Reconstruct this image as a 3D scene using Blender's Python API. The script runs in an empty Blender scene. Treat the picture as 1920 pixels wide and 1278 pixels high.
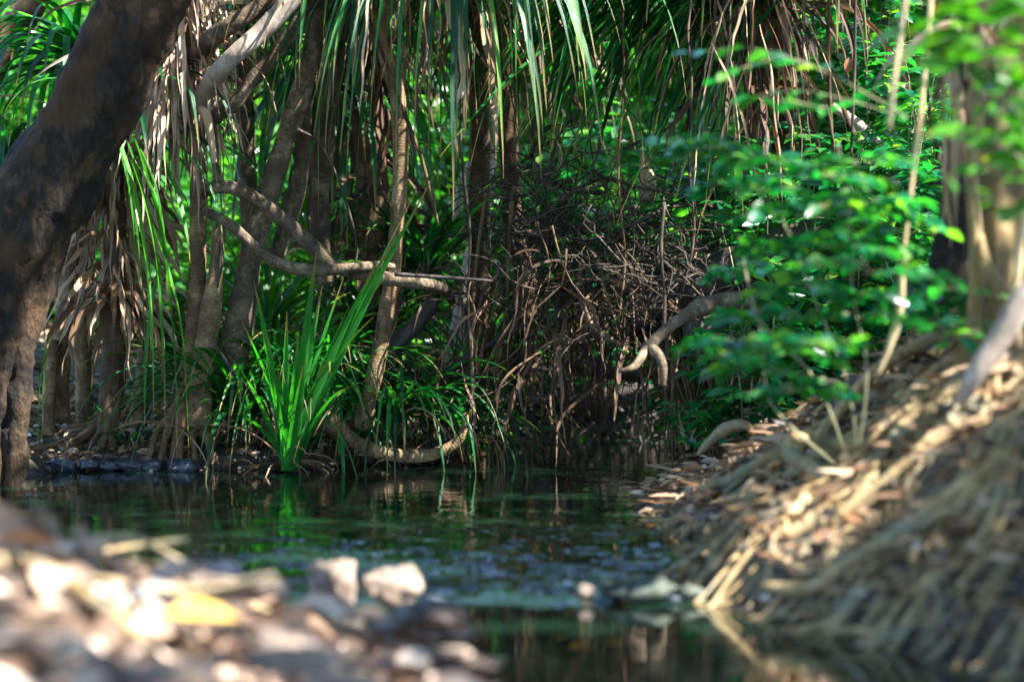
import bpy, bmesh, math, random
import numpy as np
from mathutils import Vector
R = math.radians
scene = bpy.context.scene
COL = scene.collection
rng = np.random.default_rng(11)
random.seed(5)

# ------------------------------------------------------------------ camera
F = 4533.0
CAMH = 1.10
PITCH = math.atan((639 - 467) / F)
def P(px, py, Y):
    """world point seen at photo pixel (px,py) at distance Y down the creek"""
    a, c = (px - 960) / F, (639 - py) / F
    cp, sp = math.cos(PITCH), math.sin(PITCH)
    dy = cp + c * sp
    dz = -sp + c * cp
    return np.array([a * Y / dy, Y, CAMH + dz * Y / dy])
def PW(px, py, z=0.0):
    a, c = (px - 960) / F, (639 - py) / F
    cp, sp = math.cos(PITCH), math.sin(PITCH)
    dy = cp + c * sp; dz = -sp + c * cp
    Y = (z - CAMH) / dz * dy
    return P(px, py, Y)
cam = bpy.data.cameras.new('camera')
cam.lens = 85; cam.sensor_width = 36; cam.clip_end = 500; cam.clip_start = .1
cam.dof.use_dof = True; cam.dof.focus_distance = 12.0; cam.dof.aperture_fstop = 1.2
co = bpy.data.objects.new('camera', cam); COL.objects.link(co)
co.location = (0, 0, CAMH); co.rotation_euler = (R(90) - PITCH, 0, 0)
scene.camera = co

# ------------------------------------------------------------------ noise
def hsh(i, j, k=0, s=0):
    n = (i * 374761393 + j * 668265263 + k * 2147483647 + s * 974634777) & 0xffffffff
    n = ((n ^ (n >> 13)) * 1274126177) & 0xffffffff
    n = n ^ (n >> 16)
    return (n & 0xffff) / 32767.5 - 1.0
def vnoise(p, s=0):
    p = np.asarray(p, float)
    if p.shape[-1] == 2: p = np.concatenate([p, np.zeros(p.shape[:-1] + (1,))], -1)
    f = np.floor(p).astype(np.int64); t = p - f; t = t * t * (3 - 2 * t)
    r = 0
    for a in (0, 1):
        for b in (0, 1):
            for c in (0, 1):
                w = (t[..., 0] if a else 1 - t[..., 0]) * (t[..., 1] if b else 1 - t[..., 1]) * (t[..., 2] if c else 1 - t[..., 2])
                r = r + w * hsh(f[..., 0] + a, f[..., 1] + b, f[..., 2] + c, s)
    return r
def fbm(p, o=4, s=0):
    p = np.asarray(p, float); r = 0; a = 1
    for i in range(o):
        r = r + a * vnoise(p * 2 ** i, s + i); a *= .5
    return r
def nrm(v):
    return v / np.maximum(np.linalg.norm(v, axis=-1, keepdims=True), 1e-9)

# ------------------------------------------------------------------ mesh builder
class MB:
    def __init__(s): s.v = []; s.f4 = []; s.f3 = []; s.uv = []; s.r = []; s.n = 0
    def add(s, v, f4=None, f3=None, uv=None, r=None):
        v = np.asarray(v, float).reshape(-1, 3); n = len(v)
        s.v.append(v)
        if f4 is not None and len(f4): s.f4.append(np.asarray(f4).reshape(-1, 4) + s.n)
        if f3 is not None and len(f3): s.f3.append(np.asarray(f3).reshape(-1, 3) + s.n)
        s.uv.append(np.zeros((n, 2)) if uv is None else np.asarray(uv, float).reshape(-1, 2))
        s.r.append(np.full(n, .5) if r is None else np.broadcast_to(np.asarray(r, float), (n,)))
        s.n += n
    def build(s, name, mat, parent=None, origin=None):
        v = np.concatenate(s.v)
        if parent is not None and origin is None: origin = np.array(parent.location)
        if origin is not None: v = v - np.asarray(origin)
        q = np.concatenate(s.f4) if s.f4 else np.zeros((0, 4), int)
        t = np.concatenate(s.f3) if s.f3 else np.zeros((0, 3), int)
        me = bpy.data.meshes.new(name)
        me.vertices.add(len(v)); me.vertices.foreach_set('co', v.astype(np.float32).ravel())
        lv = np.concatenate([q.ravel(), t.ravel()]).astype(np.int32)
        me.loops.add(len(lv)); me.loops.foreach_set('vertex_index', lv)
        nf = len(q) + len(t); me.polygons.add(nf)
        tot = np.concatenate([np.full(len(q), 4), np.full(len(t), 3)]).astype(np.int32)
        st = np.concatenate([[0], np.cumsum(tot)[:-1]]).astype(np.int32)
        me.polygons.foreach_set('loop_start', st)
        try: me.polygons.foreach_set('loop_total', tot)
        except Exception: pass
        me.polygons.foreach_set('use_smooth', np.ones(nf, bool))
        uv = np.concatenate(s.uv)[lv]
        ul = me.uv_layers.new(name='UVMap'); ul.data.foreach_set('uv', uv.astype(np.float32).ravel())
        at = me.attributes.new('rnd', 'FLOAT', 'POINT'); at.data.foreach_set('value', np.concatenate(s.r).astype(np.float32))
        me.update(calc_edges=True); me.validate()
        me.materials.append(mat)
        o = bpy.data.objects.new(name, me); COL.objects.link(o)
        if parent is not None: o.parent = parent
        elif origin is not None: o.location = origin
        return o
def tag(o, label=None, cat=None, group=None, kind=None):
    if label: o['label'] = label
    if cat: o['category'] = cat
    if group: o['group'] = group
    if kind: o['kind'] = kind
    return o
def thing(name, label, cat, loc, group=None, kind=None):
    o = bpy.data.objects.new(name, None); COL.objects.link(o); o.location = tuple(float(a) for a in loc)
    return tag(o, label, cat, group, kind)

# ------------------------------------------------------------------ shapes
def resample(pts, rad, step):
    pts = np.asarray(pts, float); rad = np.asarray(rad, float)
    if len(pts) == 2: pts = np.array([pts[0], pts.mean(0), pts[1]]); rad = np.array([rad[0], rad.mean(), rad[-1]])
    e = np.concatenate([[2 * pts[0] - pts[1]], pts, [2 * pts[-1] - pts[-2]]])
    er = np.concatenate([[rad[0]], rad, [rad[-1]]])
    op, orr = [], []
    for i in range(1, len(e) - 2):
        L = np.linalg.norm(e[i + 1] - e[i]); n = max(2, int(L / step))
        t = np.linspace(0, 1, n, endpoint=False)[:, None]
        op.append(.5 * ((2 * e[i]) + (-e[i - 1] + e[i + 1]) * t + (2 * e[i - 1] - 5 * e[i] + 4 * e[i + 1] - e[i + 2]) * t ** 2 + (-e[i - 1] + 3 * e[i] - 3 * e[i + 1] + e[i + 2]) * t ** 3))
        orr.append(er[i] + (er[i + 1] - er[i]) * t[:, 0])
    op.append(e[-2:-1]); orr.append(er[-2:-1])
    return np.concatenate(op), np.concatenate(orr)
def tube(mb, pts, rad, sides=10, step=.04, rough=.08, wob=0., nscale=6., seed=0, flute=0., r=None, jag=0., ridge=0.):
    if np.isscalar(rad): rad = [rad] * len(pts)
    p, rr = resample(pts, rad, step); n = len(p); rr = rr * (1 + .10 * vnoise(p * 8, seed + 2))
    if wob: p = p + wob * np.stack([vnoise(p * 2.3 + 7 * k, seed + k) for k in range(3)], -1)
    d = nrm(np.gradient(p, axis=0))
    up = np.array([0, 0, 1.]) if abs(d[0][2]) < .9 else np.array([0, 1., 0])
    u = np.zeros_like(p); a = nrm(np.cross(d[0], up))
    for i in range(n):
        a = a - d[i] * np.dot(a, d[i]); a = a / max(1e-9, np.linalg.norm(a)); u[i] = a
    w = np.cross(d, u)
    th = np.linspace(0, 2 * math.pi, sides, endpoint=False)
    dirs = u[:, None] * np.cos(th)[None, :, None] + w[:, None] * np.sin(th)[None, :, None]
    base = p[:, None] + dirs * rr[:, None, None]
    k = 1 + rough * fbm(base * nscale, 3, seed)
    if ridge: k = k + ridge * (np.abs(fbm(base * [24, 24, 8], 3, seed + 5)) - .4) + ridge * .6 * np.maximum(0, fbm(base * [9, 9, 4], 3, seed + 9))
    if flute: k = k + flute * np.sin(th * 3 + seed + p[:, 2:3] * 1.5) * .6 + flute * np.sin(th * 5 + 2 * seed + p[:, 0:1])
    v = p[:, None] + dirs * (rr[:, None] * k)[..., None]
    if jag:
        v[-1] += d[-1] * (jag * rng.random(sides))[:, None]
    L = np.concatenate([[0], np.cumsum(np.linalg.norm(np.diff(p, axis=0), axis=1))])
    uv = np.stack(np.broadcast_arrays(th[None] / 6.2832, L[:, None]), -1)
    v = v.reshape(-1, 3)
    i = np.arange(n - 1)[:, None] * sides; j = np.arange(sides)[None]; j2 = (j + 1) % sides
    f = np.stack([i + j, i + j2, i + sides + j2, i + sides + j], -1).reshape(-1, 4)
    v = np.concatenate([v, p[:1] - d[:1] * rr[0] * .3, p[-1:] + d[-1:] * rr[-1] * (.3 if not jag else -.6)])
    uv = np.concatenate([uv.reshape(-1, 2), [[0, 0]], [[0, L[-1]]]])
    c0, c1 = len(v) - 2, len(v) - 1; jj = np.arange(sides); j2 = (jj + 1) % sides
    f3 = np.concatenate([np.stack([np.full(sides, c0), j2, jj], -1), np.stack([np.full(sides, c1), (n - 1) * sides + jj, (n - 1) * sides + j2], -1)])
    mb.add(v, f, f3, uv, rng.random() if r is None else r)
def straps(mb, base, d, L, W, droop, n=12, wave=0., twist=0., fold=.35, kink=0., r=None, taper=2.5, minw=.05):
    base = np.asarray(base, float); N = len(base)
    d = nrm(np.broadcast_to(np.asarray(d, float), (N, 3)).copy())
    L = np.broadcast_to(L, (N,)); W = np.broadcast_to(W, (N,)); droop = np.broadcast_to(droop, (N,))
    if r is None: r = rng.random(N)
    side = np.cross(d, [0, 0, 1.]); deg = np.linalg.norm(side, axis=1) < .25
    az = rng.random(N) * 6.283
    side[deg] = np.stack([np.cos(az), np.sin(az), 0 * az], -1)[deg]
    kk = rng.integers(n // 3, n - 2, N); kon = rng.random(N) < kink
    tw = (rng.random(N) - .5) * 2 * twist
    ph = rng.random((N, 2)) * 6.283; fr = .6 + rng.random(N)
    p = base.copy(); rows = []
    for i in range(n + 1):
        t = i / n
        side = nrm(side - d * np.sum(side * d, 1, keepdims=True))
        if twist:
            a = (tw / n)[:, None]; side = nrm(side * np.cos(a) + np.cross(d, side) * np.sin(a))
        nm = np.cross(side, d)
        w = W * np.maximum(minw, min(1, .55 + t * 6) * (1 - t ** taper)) * .5
        rows.append(np.stack([p - side * w[:, None] + nm * (fold * w)[:, None], p, p + side * w[:, None] + nm * (fold * w)[:, None]], 1))
        if i == n: break
        g = droop * (.3 + 1.4 * t) / n
        g = g + (kon & (kk == i)) * 1.6
        d = d + np.array([0, 0, -1.]) * g[:, None]
        if wave:
            d = d + side * (wave * np.sin(ph[:, 0] + fr * i * 1.1))[:, None] + nm * (wave * np.sin(ph[:, 1] + fr * i * .9))[:, None]
        d = nrm(d)
        p = p + d * (L / n)[:, None]
    v = np.stack(rows, 1)
    t = np.linspace(0, 1, n + 1)
    uv = np.zeros((N, n + 1, 3, 2)); uv[..., 0] = [0, .5, 1]; uv[..., 1] = t[None, :, None]
    i = np.arange(n)[:, None] * 3; j = np.arange(2)[None]
    f = np.stack([i + j, i + j + 1, i + j + 4, i + j + 3], -1).reshape(-1, 4)
    f = (f[None] + (np.arange(N) * (n + 1) * 3)[:, None, None]).reshape(-1, 4)
    mb.add(v, f, None, uv, np.repeat(r, (n + 1) * 3))
def leaves(mb, pos, d, nm, L, W, detail=1, r=None, curl=.15):
    """ovate leaves; detail 0: two triangles, 1: 3 rows, 2: 5 rows"""
    pos = np.asarray(pos, float); N = len(pos)
    if N == 0: return
    d = nrm(np.asarray(d, float)); s = nrm(np.cross(d, nm)); nm = np.cross(s, d)
    L = np.broadcast_to(L, (N,))[:, None, None]; W = np.broadcast_to(W, (N,))[:, None, None]
    if r is None: r = rng.random(N)
    if detail == 0:
        T = np.array([(0, 0, 0), (-.5, .45, .12), (0, 1, -.05), (.5, .45, .12)], float)
        f4 = None; f3 = np.array([[0, 2, 1], [0, 3, 2]])
    else:
        ts, ws = ([0, .22, .5, .78, 1], [.0, .72, 1, .62, 0]) if detail == 2 else ([0, .35, .7, 1], [0, .95, .8, 0])
        T = [(0, 0, 0)]
        for t, w in zip(ts[1:-1], ws[1:-1]):
            for sx in (-.5, 0, .5): T.append((sx * w, t, abs(sx) * .35 * w - curl * t * t))
        T.append((0, 1, -curl)); T = np.array(T); m = len(ts) - 2
        f3 = [[0, 2, 1], [0, 3, 2]]; e = len(T) - 1; b = 1 + 3 * (m - 1)
        f3 += [[b, b + 1, e], [b + 1, b + 2, e]]
        f4 = []
        for k in range(m - 1):
            q = 1 + 3 * k
            f4 += [[q, q + 1, q + 4, q + 3], [q + 1, q + 2, q + 5, q + 4]]
        f4 = np.array(f4); f3 = np.array(f3)
    v = pos[:, None] + s[:, None] * (T[None, :, 0:1] * W) + d[:, None] * (T[None, :, 1:2] * L) + nm[:, None] * (T[None, :, 2:3] * W)
    k = len(T); off = (np.arange(N) * k)[:, None, None]
    uv = np.broadcast_to(T[None, :, :2] + [.5, 0], (N, k, 2))
    mb.add(v, None if f4 is None else (f4[None] + off).reshape(-1, 4), (f3[None] + off).reshape(-1, 3), uv, np.repeat(r, k))
def rand_dirs(N, zmin=-1, zmax=1):
    a = rng.random(N) * 6.283; z = zmin + (zmax - zmin) * rng.random(N); q = np.sqrt(np.maximum(0, 1 - z * z))
    return np.stack([q * np.cos(a), q * np.sin(a), z], -1)
def rock_mb(mb, c, size, seed, facets=9, rz=0.):
    bm = bmesh.new(); bmesh.ops.create_icosphere(bm, subdivisions=4, radius=1)
    v = np.array([x.co for x in bm.verts]); f = np.array([[a.index for a in x.verts] for x in bm.faces]); bm.free()
    g = np.random.default_rng(seed); pl = nrm(g.normal(size=(facets, 3)))
    for q in pl:
        h = .5 + .3 * g.random(); dd = v @ q; m = dd > h
        v[m] -= (dd[m] - h)[:, None] * q * .97
    v = np.sign(v) * np.abs(v) ** .82
    v = v * (1 + .2 * fbm(v * 1.9, 5, seed))[:, None]
    v = v * size
    c_, s_ = math.cos(rz), math.sin(rz)
    v = np.stack([v[:, 0] * c_ - v[:, 1] * s_, v[:, 0] * s_ + v[:, 1] * c_, v[:, 2]], -1)
    mb.add(v + c, None, f, v[:, :2] * 3, g.random())

# ------------------------------------------------------------------ materials
def mat(name):
    m = bpy.data.materials.new(name); m.use_nodes = True
    m.node_tree.nodes.clear(); return m, m.node_tree.nodes, m.node_tree.links
def N_(nt, typ, **kw):
    n = nt.new(typ)
    for k, v in kw.items():
        if k in n.inputs: n.inputs[k].default_value = v
        else: setattr(n, k, v)
    return n
def ramp(nt, stops, interp='LINEAR'):
    n = nt.new('ShaderNodeValToRGB'); n.color_ramp.interpolation = interp
    e = n.color_ramp.elements
    e[0].position, e[0].color = stops[0][0], (*stops[0][1], 1)
    e[1].position, e[1].color = stops[-1][0], (*stops[-1][1], 1)
    for p, c in stops[1:-1]:
        x = e.new(p); x.color = (*c, 1)
    return n
def leaf_mat(name, stops, trans=.35, tcol=(1.6, 1.5, .5), rough=.35, spec=.5, tip=None, streak=0, spots=0):
    m, nt, lk = mat(name)
    at = N_(nt, 'ShaderNodeAttribute', attribute_name='rnd')
    rp = ramp(nt, stops); lk.new(at.outputs['Fac'], rp.inputs[0])
    col = rp.outputs[0]
    uv = N_(nt, 'ShaderNodeUVMap'); sep = N_(nt, 'ShaderNodeSeparateXYZ'); lk.new(uv.outputs[0], sep.inputs[0])
    geo = N_(nt, 'ShaderNodeNewGeometry')
    no = N_(nt, 'ShaderNodeTexNoise', Scale=9., Detail=3.); lk.new(geo.outputs['Position'], no.inputs['Vector'])
    mx = N_(nt, 'ShaderNodeMix', data_type='RGBA', blend_type='MULTIPLY'); mx.inputs[0].default_value = .6
    vr = ramp(nt, [(.3, (.55, .55, .55)), (.7, (1.25, 1.25, 1.25))]); lk.new(no.outputs[0], vr.inputs[0])
    lk.new(col, mx.inputs[6]); lk.new(vr.outputs[0], mx.inputs[7]); col = mx.outputs[2]
    bump = None
    if streak:
        mp = N_(nt, 'ShaderNodeMapping'); mp.inputs['Scale'].default_value = (9, 1.2, 1)
        lk.new(uv.outputs[0], mp.inputs[0])
        av = N_(nt, 'ShaderNodeVectorMath', operation='ADD'); lk.new(mp.outputs[0], av.inputs[0]); lk.new(at.outputs['Fac'], av.inputs[1])
        sn = N_(nt, 'ShaderNodeTexNoise', Scale=2.5, Detail=3.); lk.new(av.outputs[0], sn.inputs['Vector'])
        m2 = N_(nt, 'ShaderNodeMix', data_type='RGBA', blend_type='MULTIPLY'); m2.inputs[0].default_value = streak
        r2 = ramp(nt, [(.35, (.45, .42, .4)), (.65, (1.3, 1.3, 1.3))]); lk.new(sn.outputs[0], r2.inputs[0])
        lk.new(col, m2.inputs[6]); lk.new(r2.outputs[0], m2.inputs[7]); col = m2.outputs[2]
        bump = N_(nt, 'ShaderNodeBump', Strength=.5, Distance=.004); lk.new(sn.outputs[0], bump.inputs['Height'])
    if tip:
        tr = ramp(nt, [(.8, (0, 0, 0)), (.97, (1, 1, 1))]); lk.new(sep.outputs[1], tr.inputs[0])
        m3 = N_(nt, 'ShaderNodeMix', data_type='RGBA'); m3.inputs[7].default_value = (*tip, 1)
        lk.new(tr.outputs[0], m3.inputs[0]); lk.new(col, m3.inputs[6]); col = m3.outputs[2]
    b = N_(nt, 'ShaderNodeBsdfPrincipled', Roughness=rough); b.inputs['Specular IOR Level'].default_value = spec
    lk.new(col, b.inputs['Base Color'])
    if bump: lk.new(bump.outputs[0], b.inputs['Normal'])
    tc = N_(nt, 'ShaderNodeMix', data_type='RGBA', blend_type='MULTIPLY'); tc.inputs[0].default_value = 1; tc.inputs[7].default_value = (*tcol, 1)
    lk.new(col, tc.inputs[6])
    t = N_(nt, 'ShaderNodeBsdfTranslucent'); lk.new(tc.outputs[2], t.inputs[0])
    ms = N_(nt, 'ShaderNodeMixShader'); ms.inputs[0].default_value = trans
    lk.new(b.outputs[0], ms.inputs[1]); lk.new(t.outputs[0], ms.inputs[2])
    o = N_(nt, 'ShaderNodeOutputMaterial'); lk.new(ms.outputs[0], o.inputs[0])
    return m
def bark_mat(name, c0, c1, c2, rings=0., scale=14., bump=.6, patch=None, pscale=3., rough=.85, stretch=.35, dist=.01):
    m, nt, lk = mat(name)
    uv = N_(nt, 'ShaderNodeUVMap'); tc = N_(nt, 'ShaderNodeTexCoord')
    mp = N_(nt, 'ShaderNodeMapping'); mp.inputs['Scale'].default_value = (1, 1, stretch)
    lk.new(tc.outputs['Object'], mp.inputs[0])
    n1 = N_(nt, 'ShaderNodeTexNoise', Scale=scale, Detail=7., Roughness=.65); lk.new(mp.outputs[0], n1.inputs['Vector'])
    nv = N_(nt, 'ShaderNodeTexNoise', Scale=scale * 4.5, Detail=5., Roughness=.7); lk.new(mp.outputs[0], nv.inputs['Vector'])
    ad = N_(nt, 'ShaderNodeMath', operation='MULTIPLY_ADD'); ad.inputs[1].default_value = .55; lk.new(nv.outputs[0], ad.inputs[0])
    sb = N_(nt, 'ShaderNodeMath', operation='SUBTRACT'); sb.inputs[1].default_value = .275; lk.new(n1.outputs[0], sb.inputs[0]); lk.new(sb.outputs[0], ad.inputs[2])
    rp = ramp(nt, [(.3, c0), (.5, c1), (.72, c2)]); lk.new(ad.outputs[0], rp.inputs[0]); col = rp.outputs[0]
    h = ad.outputs[0]
    if patch:
        n2 = N_(nt, 'ShaderNodeTexNoise', Scale=pscale, Detail=4.); lk.new(tc.outputs['Object'], n2.inputs['Vector'])
        pr = ramp(nt, [(.5, (0, 0, 0)), (.62, (1, 1, 1))]); lk.new(n2.outputs[0], pr.inputs[0])
        mx = N_(nt, 'ShaderNodeMix', data_type='RGBA'); mx.inputs[7].default_value = (*patch, 1)
        pm = N_(nt, 'ShaderNodeMath', operation='MULTIPLY'); pm.inputs[1].default_value = .75; lk.new(pr.outputs[0], pm.inputs[0])
        lk.new(pm.outputs[0], mx.inputs[0]); lk.new(col, mx.inputs[6]); col = mx.outputs[2]
    if rings:
        sp = N_(nt, 'ShaderNodeSeparateXYZ'); lk.new(uv.outputs[0], sp.inputs[0])
        n3 = N_(nt, 'ShaderNodeTexNoise', Scale=7., Detail=3.); lk.new(tc.outputs['Object'], n3.inputs['Vector'])
        a = N_(nt, 'ShaderNodeMath', operation='MULTIPLY_ADD'); a.inputs[1].default_value = .06; lk.new(n3.outputs[0], a.inputs[0]); lk.new(sp.outputs[1], a.inputs[2])
        b_ = N_(nt, 'ShaderNodeMath', operation='MULTIPLY'); b_.inputs[1].default_value = 6.2832 / .017; lk.new(a.outputs[0], b_.inputs[0])
        s = N_(nt, 'ShaderNodeMath', operation='SINE'); lk.new(b_.outputs[0], s.inputs[0])
        rr = ramp(nt, [(.0, (.62, .6, .58)), (.3, (1., 1., 1.)), (1, (1.08, 1.08, 1.08))])
        s2 = N_(nt, 'ShaderNodeMath', operation='MULTIPLY_ADD'); s2.inputs[1].default_value = .5; s2.inputs[2].default_value = .5; lk.new(s.outputs[0], s2.inputs[0])
        lk.new(s2.outputs[0], rr.inputs[0])
        m4 = N_(nt, 'ShaderNodeMix', data_type='RGBA', blend_type='MULTIPLY'); m4.inputs[0].default_value = rings
        lk.new(col, m4.inputs[6]); lk.new(rr.outputs[0], m4.inputs[7]); col = m4.outputs[2]
        hh = N_(nt, 'ShaderNodeMath', operation='MULTIPLY_ADD'); hh.inputs[1].default_value = .18 * rings; lk.new(s2.outputs[0], hh.inputs[0]); lk.new(h, hh.inputs[2]); h = hh.outputs[0]
    b = N_(nt, 'ShaderNodeBsdfPrincipled', Roughness=rough); b.inputs['Specular IOR Level'].default_value = .3
    bp = N_(nt, 'ShaderNodeBump', Strength=bump, Distance=dist); lk.new(h, bp.inputs['Height'])
    lk.new(col, b.inputs['Base Color']); lk.new(bp.outputs[0], b.inputs['Normal'])
    o = N_(nt, 'ShaderNodeOutputMaterial'); lk.new(b.outputs[0], o.inputs[0]); return m

M = {}
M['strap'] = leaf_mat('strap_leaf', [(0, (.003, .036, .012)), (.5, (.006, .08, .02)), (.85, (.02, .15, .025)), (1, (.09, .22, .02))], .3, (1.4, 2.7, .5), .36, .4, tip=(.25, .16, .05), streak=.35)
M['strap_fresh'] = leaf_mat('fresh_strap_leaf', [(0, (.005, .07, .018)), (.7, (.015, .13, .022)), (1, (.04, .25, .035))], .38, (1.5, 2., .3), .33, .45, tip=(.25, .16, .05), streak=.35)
M['strap_bright'] = leaf_mat('sunlit_strap_leaf', [(0, (.02, .13, .012)), (1, (.07, .25, .022))], .38, (1.5, 1.7, .3), .35, .5, tip=(.3, .2, .06), streak=.3)  # brighter green for sunlit leaves, the sunlight is put into the colour
M['ovate'] = leaf_mat('ovate_leaf', [(0, (.004, .07, .026)), (.5, (.008, .14, .05)), (.7, (.035, .13, .015)), (.88, (.02, .2, .045)), (1, (.2, .28, .02))], .42, (1.5, 2.5, .6), .26, .8)
M['ovate_bg'] = leaf_mat('distant_leaf', [(0, (.02, .12, .02)), (.6, (.04, .20, .03)), (1, (.12, .3, .04))], .45, (1.5, 1.9, .4), .3, .8)
M['canopy'] = leaf_mat('canopy_leaf', [(0, (.02, .09, .02)), (1, (.05, .16, .03))], .25, (1.3, 1.6, .4), .4, .4)
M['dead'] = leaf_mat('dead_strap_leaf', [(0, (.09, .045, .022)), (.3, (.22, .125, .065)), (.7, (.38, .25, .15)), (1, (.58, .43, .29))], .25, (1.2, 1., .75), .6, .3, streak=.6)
M['dead_pale'] = leaf_mat('bleached_sunlit_strap_leaf', [(0, (.2, .11, .06)), (.3, (.36, .24, .15)), (1, (.66, .52, .39))], .22, (1.2, 1., .8), .55, .4, streak=.6)  # paler copy of the dead leaf, sun brightness added to its colour
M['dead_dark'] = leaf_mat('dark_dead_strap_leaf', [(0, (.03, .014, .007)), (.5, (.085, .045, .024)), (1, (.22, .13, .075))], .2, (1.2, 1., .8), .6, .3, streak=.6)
M['litter'] = leaf_mat('leaf_litter', [(0, (.025, .014, .008)), (.35, (.09, .05, .026)), (.6, (.2, .12, .06)), (.85, (.36, .24, .14)), (.92, (.32, .12, .04)), (1, (.46, .39, .33))], .12, (1.1, 1., .8), .5, .45)
M['litter_pale'] = leaf_mat('bleached_litter', [(0, (.05, .026, .014)), (.4, (.19, .115, .072)), (.75, (.4, .275, .19)), (1, (.56, .44, .34))], .1, (1.1, 1., .9), .55, .4)
M['yellow'] = leaf_mat('yellow_leaf', [(0, (.6, .34, .05)), (1, (.7, .42, .08))], .2, (1.1, 1., .6), .45, .4)
M['bark_big'] = bark_mat('rough_dark_bark', (.004, .0025, .0015), (.018, .011, .005), (.085, .05, .021), scale=10, bump=1., patch=(.06, .028, .010), pscale=3.2, stretch=.5, dist=.05)
M['ring'] = bark_mat('ringed_bark', (.045, .027, .011), (.15, .092, .042), (.34, .235, .125), rings=.5, scale=11, bump=.8, patch=(.09, .05, .025), pscale=4, stretch=.8)
M['ring_grey'] = bark_mat('grey_ringed_bark', (.03, .02, .011), (.095, .066, .038), (.26, .19, .115), rings=.35, scale=13, bump=.8, patch=(.05, .032, .02), pscale=5, stretch=1)
M['pale'] = bark_mat('pale_bark', (.12, .09, .07), (.28, .22, .17), (.5, .43, .36), scale=9, bump=.5, patch=(.26, .19, .14), pscale=5)
M['brown'] = bark_mat('brown_bark', (.022, .012, .005), (.065, .037, .016), (.16, .1, .05), scale=14, bump=.7)
M['darkwood'] = bark_mat('wet_shaded_wood', (.012, .009, .008), (.03, .022, .018), (.07, .052, .042), scale=16, bump=.8, rough=.6)  # dark wood; also puts shade into the added logs, slit and arch end
M['fig'] = bark_mat('tan_fig_bark', (.08, .05, .018), (.21, .14, .055), (.36, .26, .12), scale=5, bump=.6, patch=(.11, .085, .05), pscale=6, stretch=.4, dist=.02)
M['root'] = bark_mat('root_bark', (.07, .043, .018), (.23, .155, .068), (.42, .31, .16), scale=10, bump=.6, patch=(.16, .15, .1), pscale=6, stretch=.8)
M['twig'] = bark_mat('twig_bark', (.012, .008, .005), (.032, .022, .014), (.13, .095, .062), scale=10, bump=.4)
M['vine'] = bark_mat('vine_bark', (.2, .14, .06), (.36, .27, .14), (.5, .4, .24), scale=12, bump=.5)
M['stem'] = bark_mat('green_stem', (.1, .1, .05), (.18, .17, .09), (.28, .25, .15), scale=12, bump=.3)
M['rock'] = bark_mat('river_rock', (.07, .05, .034), (.19, .14, .105), (.38, .31, .25), scale=8, bump=.5, patch=(.13, .08, .05), pscale=6, stretch=1, dist=.015)
M['rock_blue'] = bark_mat('grey_rock', (.05, .055, .06), (.12, .125, .135), (.24, .25, .26), scale=8, bump=.5, stretch=1, dist=.015)
M['rock_brown'] = bark_mat('wet_brown_rock', (.01, .006, .004), (.035, .022, .015), (.11, .07, .05), scale=9, bump=.6, stretch=1, dist=.015, rough=.4)
M['rock_green'] = bark_mat('algae_rock', (.008, .011, .008), (.025, .033, .024), (.1, .11, .085), scale=8, bump=.5, stretch=1, dist=.015)
M['rock_dark'] = bark_mat('wet_dark_rock', (.012, .014, .02), (.035, .04, .055), (.08, .085, .1), scale=9, bump=.6, stretch=1, dist=.015, rough=.3)
M['sheath'] = bark_mat('sheath_skin', (.2, .12, .07), (.38, .25, .15), (.5, .36, .23), scale=7, bump=.3)

# soil (ground)
def soil():
    m, nt, lk = mat('soil')
    geo = N_(nt, 'ShaderNodeNewGeometry')
    n1 = N_(nt, 'ShaderNodeTexNoise', Scale=12., Detail=8., Roughness=.7); lk.new(geo.outputs[0], n1.inputs['Vector'])
    rp = ramp(nt, [(.3, (.012, .008, .005)), (.5, (.045, .03, .018)), (.7, (.13, .09, .055))]); lk.new(n1.outputs[0], rp.inputs[0])
    sp = N_(nt, 'ShaderNodeSeparateXYZ'); lk.new(geo.outputs[0], sp.inputs[0])
    wet = ramp(nt, [(.0, (.25, .25, .3)), (.5, (1, 1, 1))])
    mr = N_(nt, 'ShaderNodeMapRange'); mr.inputs[1].default_value = -.02; mr.inputs[2].default_value = .12; lk.new(sp.outputs[2], mr.inputs[0]); lk.new(mr.outputs[0], wet.inputs[0])
    mx = N_(nt, 'ShaderNodeMix', data_type='RGBA', blend_type='MULTIPLY'); mx.inputs[0].default_value = 1
    lk.new(rp.outputs[0], mx.inputs[6]); lk.new(wet.outputs[0], mx.inputs[7])
    b = N_(nt, 'ShaderNodeBsdfPrincipled', Roughness=.8); lk.new(mx.outputs[2], b.inputs[0])
    bp = N_(nt, 'ShaderNodeBump', Strength=.9, Distance=.03); lk.new(n1.outputs[0], bp.inputs['Height']); lk.new(bp.outputs[0], b.inputs['Normal'])
    o = N_(nt, 'ShaderNodeOutputMaterial'); lk.new(b.outputs[0], o.inputs[0]); return m
M['soil'] = soil()
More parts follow.
